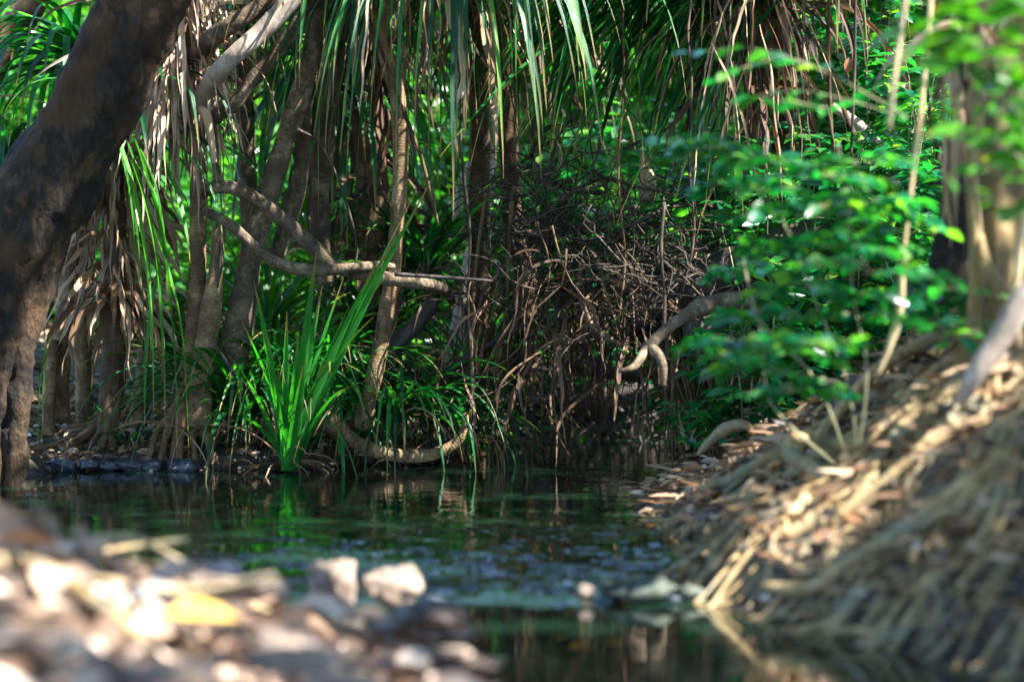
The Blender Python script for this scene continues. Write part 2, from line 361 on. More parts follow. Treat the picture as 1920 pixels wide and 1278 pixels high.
def water_mat():
    m, nt, lk = mat('creek_water')
    geo = N_(nt, 'ShaderNodeNewGeometry'); sp = N_(nt, 'ShaderNodeSeparateXYZ'); lk.new(geo.outputs[0], sp.inputs[0])
    def noise(sc, mpsc, det=3.):
        mp = N_(nt, 'ShaderNodeMapping'); mp.inputs['Scale'].default_value = mpsc; lk.new(geo.outputs[0], mp.inputs[0])
        n = N_(nt, 'ShaderNodeTexNoise', Scale=sc, Detail=det); lk.new(mp.outputs[0], n.inputs['Vector']); return n
    def mr(sock, a, b, c=0., d=1.):
        x = N_(nt, 'ShaderNodeMapRange'); x.interpolation_type = 'SMOOTHSTEP'
        for i, v in enumerate((a, b, c, d)): x.inputs[i + 1].default_value = v
        lk.new(sock, x.inputs[0]); return x.outputs[0]
    def mul(a, b):
        x = N_(nt, 'ShaderNodeMath', operation='MULTIPLY')
        lk.new(a, x.inputs[0])
        if isinstance(b, (int, float)): x.inputs[1].default_value = b
        else: lk.new(b, x.inputs[1])
        return x.outputs[0]
    n1 = noise(20, (.8, 1.1, 1), 1.5); n2 = noise(7, (1, 1.1, 1)); n3 = noise(70, (1, .8, 1), 2.)
    up = mr(sp.outputs[1], 7.5, 7.7)                       # upper pool only
    rif = mul(mul(mr(sp.outputs[1], 8.0, 10.2, 1., 0.), up), mul(mr(sp.outputs[0], -1.5, -.3), mr(sp.outputs[0], .45, 1.2, 1., 0.)))
    # height
    a = N_(nt, 'ShaderNodeMath', operation='MULTIPLY_ADD'); a.inputs[1].default_value = .25; lk.new(n3.outputs[0], a.inputs[0]); lk.new(n1.outputs[0], a.inputs[2])
    amp = N_(nt, 'ShaderNodeMath', operation='MULTIPLY_ADD'); amp.inputs[1].default_value = .014; amp.inputs[2].default_value = .0; lk.new(rif, amp.inputs[0])
    th = mr(a.outputs[0], .58, .82)
    h1 = mul(th, amp.outputs[0])
    calm = mr(sp.outputs[1], 7.4, 8.2, .0012, .0024)
    h2 = mul(n2.outputs[0], calm)
    s = N_(nt, 'ShaderNodeMath', operation='MULTIPLY_ADD'); s.inputs[1].default_value = .0; lk.new(h1, s.inputs[0]); lk.new(h2, s.inputs[2])
    h3 = N_(nt, 'ShaderNodeMath', operation='MULTIPLY_ADD'); h3.inputs[1].default_value = .00035; lk.new(n1.outputs[0], h3.inputs[0]); lk.new(s.outputs[0], h3.inputs[2])
    bp = N_(nt, 'ShaderNodeBump', Strength=1., Distance=1.); lk.new(h3.outputs[0], bp.inputs['Height'])
    fr = N_(nt, 'ShaderNodeFresnel', IOR=1.52); lk.new(bp.outputs[0], fr.inputs['Normal'])
    g = N_(nt, 'ShaderNodeBsdfGlossy', Roughness=.03); g.inputs[0].default_value = (1, 1, 1, 1); lk.new(bp.outputs[0], g.inputs['Normal'])
    t = N_(nt, 'ShaderNodeBsdfTransparent'); t.inputs[0].default_value = (.42, .4, .22, 1)
    df = N_(nt, 'ShaderNodeBsdfDiffuse'); df.inputs[0].default_value = (.012, .036, .020, 1)
    mu = N_(nt, 'ShaderNodeMixShader'); mu.inputs[0].default_value = .33; lk.new(t.outputs[0], mu.inputs[1]); lk.new(df.outputs[0], mu.inputs[2])
    ms = N_(nt, 'ShaderNodeMixShader'); lk.new(fr.outputs[0], ms.inputs[0]); lk.new(mu.outputs[0], ms.inputs[1]); lk.new(g.outputs[0], ms.inputs[2])
    o = N_(nt, 'ShaderNodeOutputMaterial'); lk.new(ms.outputs[0], o.inputs[0]); return m
M['water'] = water_mat()

# ------------------------------------------------------------------ ground
wp = [PW(a, b)[:2] for a, b in [(60, 893), (110, 882), (330, 880), (520, 881), (660, 873), (800, 863), (880, 850), (905, 815), (985, 790), (1010, 775), (1230, 775), (1275, 790), (1292, 803),
      (1300, 840), (1262, 880), (1200, 945), (1262, 985), (1330, 1022), (1395, 1030), (1315, 1075), (1295, 1102), (1480, 1150), (1620, 1190), (1850, 1235)]]
POLY = np.array([(-30., 14.), (-9., 12.6), (-3.2, 11.7)] + [tuple(a) for a in wp] +
                [(1.6, 5.4), (1.7, 3), (1.5, -12), (.1, -12), (.06, 0), (.04, 3), (.0, 4.6), (-.03, 5.6), (-.14, 6.2), (-.34, 6.75), (-.62, 7.05), (-1.2, 7.2), (-3, 7.3), (-9, 8), (-30, 8.5)])
def sdist(p):
    p = np.asarray(p, float); sh = p.shape[:-1]; q = p.reshape(-1, 2)
    best = np.full(len(q), 1e9); inside = np.zeros(len(q), bool)
    for i in range(len(POLY)):
        a, b = POLY[i], POLY[(i + 1) % len(POLY)]; ab = b - a
        t = np.clip(((q - a) @ ab) / (ab @ ab), 0, 1); dd = np.linalg.norm(q - a - t[:, None] * ab, axis=1)
        best = np.minimum(best, dd)
        c = (a[1] > q[:, 1]) != (b[1] > q[:, 1])
        xi = a[0] + (q[:, 1] - a[1]) * (b[0] - a[0]) / (b[1] - a[1] + 1e-12)
        inside ^= c & (q[:, 0] < xi)
    return np.where(inside, -best, best).reshape(sh)
def sm(x): x = np.clip(x, 0, 1); return x * x * (3 - 2 * x)
def ground(x, y):
    x = np.asarray(x, float); y = np.asarray(y, float); p = np.stack([x, y], -1)
    d = sdist(p); o = np.maximum(d, 0)
    near = .43 * sm(o / 1.5 + .05) + .0 * o
    right = (.10 * sm(o / .08) + .56 * sm(o / 1.15) + .10 * o) * (1 - .6 * sm((y - 9.3) / 1.6))
    far = .07 * sm(o / .12) + .10 * o + .16 * np.maximum(o - 1.5, 0)
    wr = sm((x - .1) / .3) * sm((12.5 - y) / 1.5); wn = sm((9.2 - y) / .8) * (1 - wr)
    right = right + .075 * fbm(p * 2.6, 3, 17) * sm(o / .25)
    h = near * wn + right * wr + far * (1 - wn - wr)
    h = np.minimum(h, 9 + .02 * o)
    nz = .035 * fbm(p * 1.6, 4, 3) + .012 * fbm(p * 9, 3, 9)
    h = h + nz * sm(o / .35)
    return np.where(d < 0, -.32 * sm(-d / .7) - .005, h)
def axis(lo, a, b, hi, fine, g=1.18):
    c = list(np.arange(a, b, fine)); s = fine
    while c[-1] < hi: s *= g; c.append(c[-1] + s)
    s = fine
    while c[0] > lo: s *= g; c.insert(0, c[0] - s)
    return np.array(c)
def sheet(xs, ys, zf):
    X, Yg = np.meshgrid(xs, ys); Z = zf(X, Yg); n, m_ = X.shape
    i = np.arange(n - 1)[:, None] * m_; j = np.arange(m_ - 1)[None]
    f = np.stack([i + j, i + j + 1, i + m_ + j + 1, i + m_ + j], -1).reshape(-1, 4)
    return np.stack([X, Yg, Z], -1), f
mb = MB(); v, f = sheet(axis(-150, -3.2, 3.2, 150, .04), axis(-60, 3.2, 15.5, 200, .045), ground); mb.add(v, f)
tag(mb.build('ground', M['soil']), kind='structure')
def wave(x, y):
    p = np.stack([x, y], -1)
    edge = sm((x + 1.6) / .8) * (1 - sm((x - .45) / .4)) * sm((y - 7.5) / .12) * (1 - .4 * sm((y - 8.4) / .9)) * (1 - sm((y - 9.2) / 1.4))
    patch = sm((fbm(p * [7, 15], 2, 21) - .06 + .75 * np.exp(-((y - 7.85) / .3) ** 2) + .16 * vnoise(p * [1.6, 3], 77)) / .22)
    f = fbm(p * [20, 30], 2, 23)
    crest = 1 - np.abs(f); f = .55 * f + .9 * crest ** 2
    h = edge * (patch * .0125 * f) + .0005 * fbm(p * [4, 9], 2, 29) * sm((y - 7.6) / .3)
    return h - .012 * (1 - sm((y - 7.5) / .1))
xa = np.concatenate([axis(-31, -1.7, -1.5, -1.45, .02)[:-1], np.arange(-1.5, 1.05, .0075)]); xa = np.unique(np.round(np.concatenate([xa, 1.05 + np.cumsum(.02 * 1.18 ** np.arange(26))]), 4))
ya = np.concatenate([axis(-13, 7.2, 7.3, 7.4, .03), np.arange(7.45, 9.7, .0065)]); ya = np.unique(np.round(np.concatenate([ya[ya < 7.44], np.arange(7.45, 9.7, .0065), 9.7 + np.cumsum(.012 * 1.1 ** np.arange(48))]), 4)); ya = ya[ya < 17.8]
mb = MB(); v, f = sheet(xa, ya, wave)
mb.add(v, f); tag(mb.build('water', M['water']), kind='structure')

# ------------------------------------------------------------------ light
SUN = nrm(np.array([.62, -.22, .76]))
w = bpy.data.worlds.new('World'); scene.world = w; w.use_nodes = True
nt = w.node_tree; sky = nt.nodes.new('ShaderNodeTexSky'); sky.sky_type = 'NISHITA'; sky.sun_disc = False; sky.ozone_density = 4.5; sky.dust_density = .3; sky.air_density = 1.
el = math.asin(SUN[2]); sky.sun_elevation = el; sky.sun_rotation = math.atan2(SUN[0], SUN[1])
bg = nt.nodes['Background']; nt.links.new(sky.outputs[0], bg.inputs[0]); bg.inputs[1].default_value = .12
sl = bpy.data.lights.new('sun', 'SUN'); sl.energy = 5; sl.angle = R(.5); sl.color = (1, .98, .95)
so = bpy.data.objects.new('sun', sl); COL.objects.link(so)
so.rotation_euler = Vector(SUN).to_track_quat('Z', 'Y').to_euler(); so.location = tuple(SUN * 20)
scene.view_settings.view_transform = 'Standard'; scene.view_settings.look = 'None'
scene.view_settings.exposure = 2.8; scene.view_settings.gamma = 1

# ------------------------------------------------------------------ unseen canopy shaped to shade the scene, gaps cut for chosen sunflecks
GAPS = [(620, 640, 11.6, .1), (700, 510, 11.6, .08), (580, 560, 11.6, .06), (325, 120, 11.9, .33), (320, 230, 11.9, .3), (320, 20, 11.9, .25), (255, 330, 11.65, .06), (275, 450, 11.65, .07), (420, 352, 12, .09), (95, 600, 11.3, .07), (75, 690, 11.3, .08), (60, 760, 11.3, .07),
        (25, 885, 11.3, .08), (210, 500, 12.05, .12), (170, 430, 12.05, .1), (240, 620, 12.1, .06), (450, 100, 11.7, .14), (520, 40, 11.7, .12), (395, 160, 11.7, .1), (560, 180, 12.1, .08), (740, 230, 12.05, .08), (375, 480, 12, .05), (1190, 680, 10.6, .06), (1225, 650, 10.6, .05), (620, 1090, 7.4, .16), (740, 1095, 7.4, .14), (1185, 1080, 7.6, .05),
        (1800, 130, 6.9, .26), (1850, 210, 6.9, .26), (1900, 330, 6.9, .2), (1850, 40, 6.9, .16), (1370, 125, 8, .07), (1390, 330, 8, .05), (1380, 390, 8, .05), (1850, 660, 7.6, .1), (1900, 600, 7.6, .08), (1380, 800, 9.8, .07), (660, 500, 12, .06), (480, 380, 12, .05),
        (690, 190, 13.4, .14), (1640, 270, 12.6, .12), (1230, 20, 11.8, .1), (1120, 120, 11.8, .1), (1500, 300, 12.5, .08), (1360, 700, 8.2, .06), (1560, 560, 8.2, .06), (860, 540, 13, .1), (560, 700, 12, .08), (620, 640, 12, .07),
        (1650, 1000, 7.6, .01), (1240, 330, 13, .08), (960, 620, 13.5, .1), (150, 780, 12.2, .07), (500, 800, 12, .07), (900, 420, 14.5, .16), (1600, 620, 8.5, .05), (720, 620, 12, .05),
        (800, 350, 13, .12), (730, 140, 12.2, .07), (1400, 1060, 7.6, .05), (830, 1180, 5.6, .07)]
gp = [(P(a, b, c), r) for a, b, c, r in GAPS]
for i in range(46):      # flecks on the sapling and the shrubs
    gp.append((P(1250 + 560 * rng.random(), 60 + 680 * rng.random(), rng.choice([8.25, 11.6, 12.4])), .02 + .07 * rng.random()))
for i in range(26):      # the sunny near bank
    gp.append((np.array([-2.3 + 2.3 * rng.random(), 4 + 2.9 * rng.random(), .35]), .02 + .14 * rng.random()))
for i in range(170):      # loose sunflecks further back
    gp.append((np.array([-5 + 10 * rng.random(), 11.6 + 6 * rng.random(), .5 + 3.2 * rng.random()]), .05 + .16 * rng.random() ** 2))
def canopy():
    mb = MB()
    def blob(n, xr, yr, zr, size, clumps):
        c = np.stack([xr[0] + (xr[1] - xr[0]) * rng.random(clumps), yr[0] + (yr[1] - yr[0]) * rng.random(clumps), zr[0] + (zr[1] - zr[0]) * rng.random(clumps)], -1)
        k = rng.integers(0, clumps, n); p = c[k] + rng.normal(size=(n, 3)) * [.55, .55, .22]
        keep = np.ones(n, bool)
        for q, r in gp:
            d = p - q; d = d - (d @ SUN)[:, None] * SUN
            keep &= (d * d).sum(1) > (r + size * .7) ** 2
        p = p[keep]; m = len(p)
        L = size * (.7 + .6 * rng.random(m))
        leaves(mb, p, rand_dirs(m, -.6, .3), rand_dirs(m, .3, 1), L, L * .55, 0)
    blob(46000, (1.6, 10.5), (-2.5, 13.6), (5.8, 8.2), .2, 720)
    blob(26000, (4., 9.4), (13.2, 18.6), (5.8, 8.2), .22, 380)  # cover added to darken the hollow and the ground behind it
    blob(17000, (-6, 1.6), (-3, 12.5), (6, 8.8), .3, 230)
    for i in range(26):
        a = np.array([2 + 8 * rng.random(), -2 + 18 * rng.random(), 6 + 1.5 * rng.random()]); b = a + np.array([1.5 * rng.normal(), 1.5 * rng.normal(), .5])
        tube(mb, [a, (a + b) / 2 + .2 * rng.normal(size=3), b], [.05, .03, .012], 6, .2)
    o = mb.build('shade_canopy', M['canopy']); tag(o, 'unseen leaf canopy shaped to shade the creek, with gaps cut for sunflecks', 'foliage', kind='stuff')
canopy()

# ------------------------------------------------------------------ helpers for plants
def pix(l, Y=12.):
    out = []
    for q in l:
        out.append(P(q[0], q[1], q[2] if len(q) > 2 else Y))
    return out
def wpx(w, Y=12.): return w / F * Y / 2
def trunk_obj(name, label, cat, pts, wid, m, Y=12., sides=14, rough=.08, step=.03, seed=0, flute=0., wob=.0, jag=0., group=None, parent=None, nscale=6., ridge=0.):
    mb = MB(); pp = pix(pts, Y) if not isinstance(pts[0], np.ndarray) else pts
    tube(mb, pp, [wpx(x, pp[i][1]) for i, x in enumerate(wid)], sides, step, rough, wob, nscale, seed, flute, jag=jag, ridge=ridge)
    if parent is not None: return mb.build(name, m, parent)
    o = mb.build(name, m, None, pp[0]); return tag(o, label, cat, group)
def crown_straps(mb, c, n, L, W, axis_=(0, 0, 1), up=.75, droop=3., mixdown=0., wave=.03, bias=(0, 0, 0), kink=.25, spread=.06, nseg=14, fold=.4):
    a = np.arange(n) * 2.39996 + rng.normal(size=n) * .15; z = up * (1 - 1.3 * np.arange(n) / n) + .15 * rng.normal(size=n)
    d = nrm(np.stack([np.cos(a), np.sin(a), z], -1) + np.asarray(bias)); ax = nrm(np.asarray(axis_, float))
    base = np.asarray(c) + d * .03 + ax * (spread * 5 * (.5 - np.arange(n) / n))[:, None] * .6
    straps(mb, base, d, L * (.75 + .4 * rng.random(n)), W * (.75 + .4 * rng.random(n)), droop * (.7 + .6 * rng.random(n)), nseg, wave, .6, fold, kink)
def skirt(mb, path, n, L, W, rad=.06, out=.35, wave=.17, droop=1.5, up=-.3):
    path = np.asarray(path); t = rng.random(n) * (len(path) - 1); i = np.minimum(t.astype(int), len(path) - 2); f = (t - i)[:, None]
    c = path[i] * (1 - f) + path[i + 1] * f
    a = rng.random(n) * 6.283; h = np.stack([np.cos(a), np.sin(a), 0 * a], -1)
    d = h * out * (.4 + rng.random(n))[:, None] + np.array([0, 0, 1.]) * (up + .3 * rng.normal(size=n))[:, None]
    straps(mb, c + h * rad * (.5 + .6 * rng.random(n))[:, None], d, L * (.45 + .8 * rng.random(n)), W * (.5 + .8 * rng.random(n)), droop * (.7 + .8 * rng.random(n)), 14, wave, 3.5, .5, .35, taper=3.5)

# ================================================================== THINGS
# --- the big leaning trunk on the left
t = thing('leaning_tree', 'thick dark rough-barked tree leaning over the left edge of the creek', 'tree', P(-20, 905, 11.3))
trunk_obj('trunk', None, None, [(-15, 930), (-22, 860), (-30, 760), (-18, 640), (15, 520), (70, 385), (175, 190), (275, 0), (400, -230), (560, -500)], [64, 90, 130, 165, 176, 172, 165, 158, 148, 130],
          M['bark_big'], 11.3, 130, .10, .011, 3, .05, nscale=4.5, parent=t, ridge=.055)
mb = MB()
for s_, pts, wd in ((1, [(20, 800), (38, 860), (26, 925)], [50, 34, 22]), (2, [(-60, 830), (-75, 900), (-90, 940)], [60, 44, 30]), (3, [(40, 600), (36, 710), (28, 820), (22, 915)], [50, 50, 42, 22])):
    tube(mb, pix(pts, 11.25), [wpx(q) for q in wd], 16, .02, .25, .01, 14, s_)
mb.build('root', M['bark_big'], t)

# --- dark trunk top-left behind
trunk_obj('background_tree', 'dark curved trunk crossing the top left corner behind the strappy crown', 'tree', [(-60, 230), (0, 90), (60, 10), (110, -60)], [66, 60, 56, 50], M['brown'], 13.6, 14, .12)
# --- screw pine with crown at top left
def screw_pine(label, path, wid, Y, crown=None, n=0, L=1., W=.04, bias=(0, 0, 0), droop=3., dead=0, deadL=.8, deadpath=None, m='ring', group='screw pines along the creek', up=.75, bright=False, deadm='dead', roots=None, sides=16, dead_out=.35, dead_w=.026, jag=0., kink=.25, dead_rad=.06, dead_wave=.16):
    pp = pix(path, Y); t = thing('screw_pine', label, 'screw pine', pp[0], group)
    trunk_obj('trunk', None, None, pp, wid, M[m], Y, sides, .10, .018, int(abs(path[0][0])), parent=t, jag=jag, nscale=9)
    if roots:
        for k, (rp, rw) in enumerate(roots):
            trunk_obj('prop_root', None, None, pix(rp, Y), rw, M[m], Y, 10, .1, .02, k, parent=t)
    if n:
        mb = MB(); c = P(*crown, Y) if len(crown) == 2 else P(*crown)
        crown_straps(mb, c, n, L, W, up=up, droop=droop, bias=bias, kink=kink); mb.build('leaf_crown', M['strap_bright' if bright else 'strap'], t)
    if dead:
        mb = MB(); skirt(mb, pix(deadpath, Y), dead, deadL, dead_w, rad=dead_rad, out=dead_out, wave=dead_wave); mb.build('dead_leaf_skirt', M[deadm], t)
    return t
screw_pine('screw pine with a fan of fresh green leaves behind the thick leaning tree', [(160, 820), (150, 500), (140, 250), (135, 90)], [36, 32, 30, 26], 12.9, (140, 110), 90, .85, .05, (-.1, -.1, .2), 2.4, 40, .6, [(140, 200), (138, 300)], m='ring')
# trunk A with bleached skirt, its sunlight partly painted into the leaf colour
rootsA = [([(352, 740), (335, 800), (322, 880)], [18, 16, 14]), ([(350, 760), (340, 810), (337, 885)], [16, 14, 12]), ([(365, 760), (385, 810), (402, 870)], [20, 17, 12]), ([(345, 730), (318, 790), (300, 870)], [18, 15, 14]),
          ([(358, 770), (362, 820), (368, 885)], [16, 13, 11]), ([(352, 760), (300, 800), (275, 872)], [16, 12, 10])]
screw_pine('screw pine with a bleached skirt of dead leaves painted sunlit-pale beside the leaning tree', [(350, 800), (355, 720), (366, 600), (372, 420), (370, 220), (362, 60), (358, -80), (350, -260)], [50, 40, 35, 33, 32, 31, 30, 30], 12.1,
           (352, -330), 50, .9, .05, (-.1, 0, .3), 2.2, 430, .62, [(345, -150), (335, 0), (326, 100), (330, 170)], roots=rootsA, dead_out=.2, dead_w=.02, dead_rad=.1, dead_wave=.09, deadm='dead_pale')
# broken stump
t = thing('broken_stump', 'hollow snapped trunk with a ragged top close beside the ringed screw pine', 'stump', P(372, 790, 12.0))
trunk_obj('trunk', None, None, [(372, 800), (378, 700), (395, 580), (405, 500), (411, 432)], [40, 40, 36, 31, 30], M['ring'], 12.0, 22, .14, .015, 5, jag=.035, parent=t)
trunk_obj('slit_shade', None, None, [(408, 540, 11.962), (413, 490, 11.964), (416, 445, 11.966)], [3, 7, 4], M['darkwood'], 12.0, 6, .1, parent=t)  # solid dark strip, its colour stands for the shade inside a slit
# shaggy C
rootsC = [([(200, 780), (165, 810), (120, 850)], [26, 20, 14]), ([(200, 790), (172, 830), (160, 880)], [20, 15, 13]), ([(205, 800), (190, 840), (188, 885)], [18, 14, 12]), ([(208, 800), (214, 840), (222, 880)], [18, 14, 12])]
screw_pine('shaggy screw pine with draped dead leaves between the leaning tree and ringed trunk', [(200, 810), (212, 700), (218, 560), (214, 420), (220, 300), (235, 230)], [44, 46, 46, 44, 38, 30], 12.2, (240, 235), 40, .9, .04, (.1, -.1, .2), 2.6,
           210, .5, [(228, 270), (215, 340), (210, 420), (214, 520), (216, 570)], roots=rootsC, dead_out=.55, dead_w=.032, m='brown', deadm='dead', dead_rad=.1)
# trunks behind the shaggy one
for lab, pts, wd, Y in (('slim brown trunk rising from litter behind the leaning tree', [(115, 790), (112, 700), (125, 560), (140, 430)], [40, 36, 34, 30], 12.6),
                        ('short brown trunk among litter right of the shaggy screw pine', [(258, 800), (268, 700), (272, 620), (268, 480)], [34, 28, 26, 26], 12.7),
                        ('dim trunk just right of the leaning tree, foot split in two', [(92, 820), (92, 740), (100, 640)], [24, 26, 30], 12.5)):
    trunk_obj('slender_tree', lab, 'trunk', pts, wd, M['ring'], Y, 14, .12)
# hanging bright blades
t = thing('strappy_plant', 'long bright green straps hanging beside the shaggy screw pine', 'plant', P(245, 240, 11.85))
mb = MB()
for x0, y0, x1, y1, w_ in ((225, 270, 265, 770, .032), (235, 260, 292, 780, .034), (250, 255, 305, 840, .036), (228, 300, 250, 720, .026), (262, 280, 318, 560, .03), (215, 250, 240, 560, .024), (285, 420, 345, 860, .034), (250, 300, 335, 520, .028), (90, 640, 82, 850, .016), (96, 630, 88, 840, .014), (245, 300, 300, 700, .02), (300, 500, 290, 800, .02)):
    a = P(x0, y0, 11.65 + .15 * rng.random()); b = P(x1, y1, 11.6 + .15 * rng.random()); L = np.linalg.norm(b - a) * 1.04
    d = (b - a) / L; d = d + np.array([.12 * np.sign(x1 - x0), 0, .35])
    straps(mb, [a], [d], L, w_ * 1.1, 4., 18, .015, .8, .45)
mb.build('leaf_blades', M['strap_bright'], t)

# --- leaning trunks (upper left)
G1 = 'leaning and arching stems left of centre'
trunk_obj('leaning_sapling', 'pale speckled stem leaning up to the right from the pale skirt', 'stem', [(364, 232, 12.12), (384, 172, 11.95), (430, 118), (490, 65), (540, 10), (600, -60)], [34, 36, 38, 37, 38, 36], M['pale'], 11.72, 18, .12, .02, 4, wob=.01, group=G1)
trunk_obj('leaning_sapling', 'dark stem leaning up to the right, above the pale speckled one', 'stem', [(360, 130, 12.12), (380, 88, 11.95), (425, 52), (480, 18), (540, -40)], [30, 34, 36, 34, 30], M['ring_grey'], 11.8, 16, .1, .02, 5, group=G1)
trunk_obj('leaning_sapling', 'shaded stem running up to the right, below the pale speckled one', 'stem', [(372, 262, 12.12), (408, 218, 12.), (440, 195), (478, 145), (530, 85), (570, 20), (590, -40)], [22, 26, 27, 27, 28, 28], M['ring_grey'], 11.95, 14, .1, .02, 6, group=G1)
trunk_obj('leaning_sapling', 'tall ringed stem leaning right above the arching branches', 'stem', [(430, 740), (450, 600), (475, 460), (500, 375), (535, 260), (565, 170), (590, 70), (605, -60)], [58, 54, 46, 40, 38, 38, 37, 36], M['ring_grey'], 12.15, 18, .1, .02, 7, group=G1)
trunk_obj('leaning_sapling', 'slimmer ringed stem rising just right of the tall ringed one', 'stem', [(520, 480), (545, 400), (566, 320), (566, 240), (575, 180)], [30, 30, 30, 28, 24], M['ring_grey'], 12.4, 14, .1, .02, 8, group=G1)
trunk_obj('arching_branch', 'thick branch arching out from the ringed screw pine then down behind the grass', 'branch', [(375, 366, 12.1), (400, 352), (435, 352), (480, 374), (540, 420), (590, 466), (625, 497), (680, 514), (750, 526), (800, 532), (835, 545, 12.2), (850, 570, 12.5)], [22, 25, 26, 27, 28, 28, 27, 26, 25, 24, 20, 14], M['ring_grey'], 11.95, 16, .07, .02, 9, group=G1)
trunk_obj('arching_branch', 'thinner branch sagging below the arching one and resting across it', 'branch', [(385, 396, 12.05), (430, 420), (470, 456), (510, 488), (560, 505), (620, 506), (680, 500), (715, 497, 11.93), (738, 500, 11.98)], [18, 20, 22, 23, 23, 21, 19, 16, 12], M['ring_grey'], 11.87, 14, .07, .02, 10, group=G1)
trunk_obj('dark_branch', 'bent end of the arch, shade put into its dark wood, dropping behind the slim blotchy trunk', 'branch', [(815, 545), (806, 575), (780, 610), (745, 645), (715, 690), (700, 740)], [24, 30, 30, 28, 24, 20], M['darkwood'], 12.3, 14, .1, .02, 10)  # shadowed end of the arch, its shade painted as dark wood
trunk_obj('straight_stick', 'dark straight stick lying level right of the central slim trunk', 'stick', [(740, 514), (830, 520), (925, 527)], [8, 8, 6], M['darkwood'], 11.85, 8, .1, group=G1)
# central slim trunk
trunk_obj('slim_tree', 'slim blotchy trunk with a crooked top standing in the middle of the grasses', 'tree', [(680, 800), (688, 750), (708, 670), (722, 600), (736, 510), (744, 420), (752, 300), (748, 190), (728, 120), (700, 50), (670, -20), (650, -90)], [40, 32, 31, 31, 29, 29, 29, 29, 31, 30, 28, 26], M['ring'], 12.05, 18, .10, .02, 12, wob=.015)
trunk_obj('fallen_branch', 'curved branch lying in the water at the foot of the sedges, tip raised', 'branch', [(575, 775), (620, 792), (650, 818), (700, 843), (760, 855), (815, 850), (855, 830), (872, 800), (872, 775)], [42, 40, 34, 29, 25, 22, 20, 17, 12], M['ring'], 12.0, 16, .12, .02, 13)
trunk_obj('dark_branch', 'dark wet branch slanting up to the right above the back channel', 'branch', [(770, 750), (820, 712), (880, 668), (940, 632), (1005, 598)], [14, 18, 17, 15, 12], M['darkwood'], 12.3, 12, .1)
trunk_obj('dark_branch', 'short dark twig leaning left at the foot of the broken stump', 'branch', [(400, 640), (425, 680), (455, 715), (480, 742)], [6, 9, 8, 6], M['darkwood'], 11.85, 8, .1)
# pale background trunk, shaggy columns
trunk_obj('pale_tree', 'pale smooth trunk out of focus beyond the middle of the creek', 'tree', [(850, 690), (865, 610), (885, 500), (905, 380), (920, 260), (915, 130), (905, -40)], [46, 40, 36, 34, 28, 24, 20], M['pale'], 14.8, 14, .1, .04, 2)
trunk_obj('pale_tree', 'pale forked limb leaning left from the smooth trunk beyond the creek', 'tree', [(890, 470), (860, 400), (870, 330), (910, 270)], [22, 20, 16, 10], M['pale'], 14.9, 10, .1, .04, 3)
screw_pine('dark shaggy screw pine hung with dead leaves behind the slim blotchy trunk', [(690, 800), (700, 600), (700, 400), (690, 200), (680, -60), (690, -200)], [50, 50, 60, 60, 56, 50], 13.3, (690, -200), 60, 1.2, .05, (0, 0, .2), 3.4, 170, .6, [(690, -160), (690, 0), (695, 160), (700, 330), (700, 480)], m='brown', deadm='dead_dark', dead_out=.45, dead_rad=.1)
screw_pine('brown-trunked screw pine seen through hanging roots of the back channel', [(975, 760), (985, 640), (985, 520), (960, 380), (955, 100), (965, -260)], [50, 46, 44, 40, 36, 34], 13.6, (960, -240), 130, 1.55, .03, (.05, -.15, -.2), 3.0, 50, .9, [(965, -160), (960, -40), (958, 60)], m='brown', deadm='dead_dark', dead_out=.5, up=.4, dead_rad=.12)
# hanging screw pines over the centre
screw_pine('screw pine whose green leaves hang like a curtain over the middle channel', [(890, 800, 13.9), (900, 300, 13.2), (890, -60, 12.4), (860, -230, 12.1)], [44, 40, 36, 34], 12.1, (850, -190), 140, 1.6, .03, (.1, -.05, -.2), 3.0, 36, .9, [(850, -150), (850, -60), (850, 0)], deadm='dead', dead_out=.4, up=.35, m='brown', dead_rad=.12)
tt = screw_pine('screw pine with teal-green leaves sweeping down to the left over the debris pile', [(1480, 640, 13.2), (1470, 300, 12.9), (1460, 0, 12.4), (1470, -200, 12.2)], [50, 46, 42, 40], 12.0, (1460, -230), 30, 1.0, .045, (-.3, 0, .2), 3., 0, up=.4, m='brown')
mb = MB(); n = 150; q = rng.random(n)[:, None]; b0 = P(1120, -110, 12.) * (1 - q) + P(1500, -60, 12.2) * q + rng.normal(size=(n, 3)) * [.05, .12, .09]
dd = np.stack([-.75 + .3 * rng.normal(size=n), .2 * rng.normal(size=n), -.55 + .2 * rng.normal(size=n)], -1)
straps(mb, b0, dd, .55 + .85 * rng.random(n) ** .8, .03 + .02 * rng.random(n), .5 + 1.1 * rng.random(n), 16, .015, .6, .45, .1); mb.build('swept_leaves', M['strap'], tt)
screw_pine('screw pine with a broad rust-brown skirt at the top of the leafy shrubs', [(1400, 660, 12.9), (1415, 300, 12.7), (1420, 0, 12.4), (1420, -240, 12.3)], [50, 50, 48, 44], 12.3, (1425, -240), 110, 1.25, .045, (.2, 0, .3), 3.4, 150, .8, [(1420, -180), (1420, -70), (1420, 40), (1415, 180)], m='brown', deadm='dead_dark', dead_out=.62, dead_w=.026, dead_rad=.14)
screw_pine('screw pine with long dead leaves drooping over the central slim trunk', [(640, 780, 13.0), (600, 400, 12.9), (640, 0, 12.4), (680, -200, 12.2)], [40, 38, 36, 34], 12.2, (720, -190), 120, 1.25, .034, (0, 0, .1), 4.2, 30, .8, [(690, -150), (700, -40), (705, 30)], m='ring_grey', dead_out=.4, dead_w=.022, dead_rad=.14, deadm='dead')
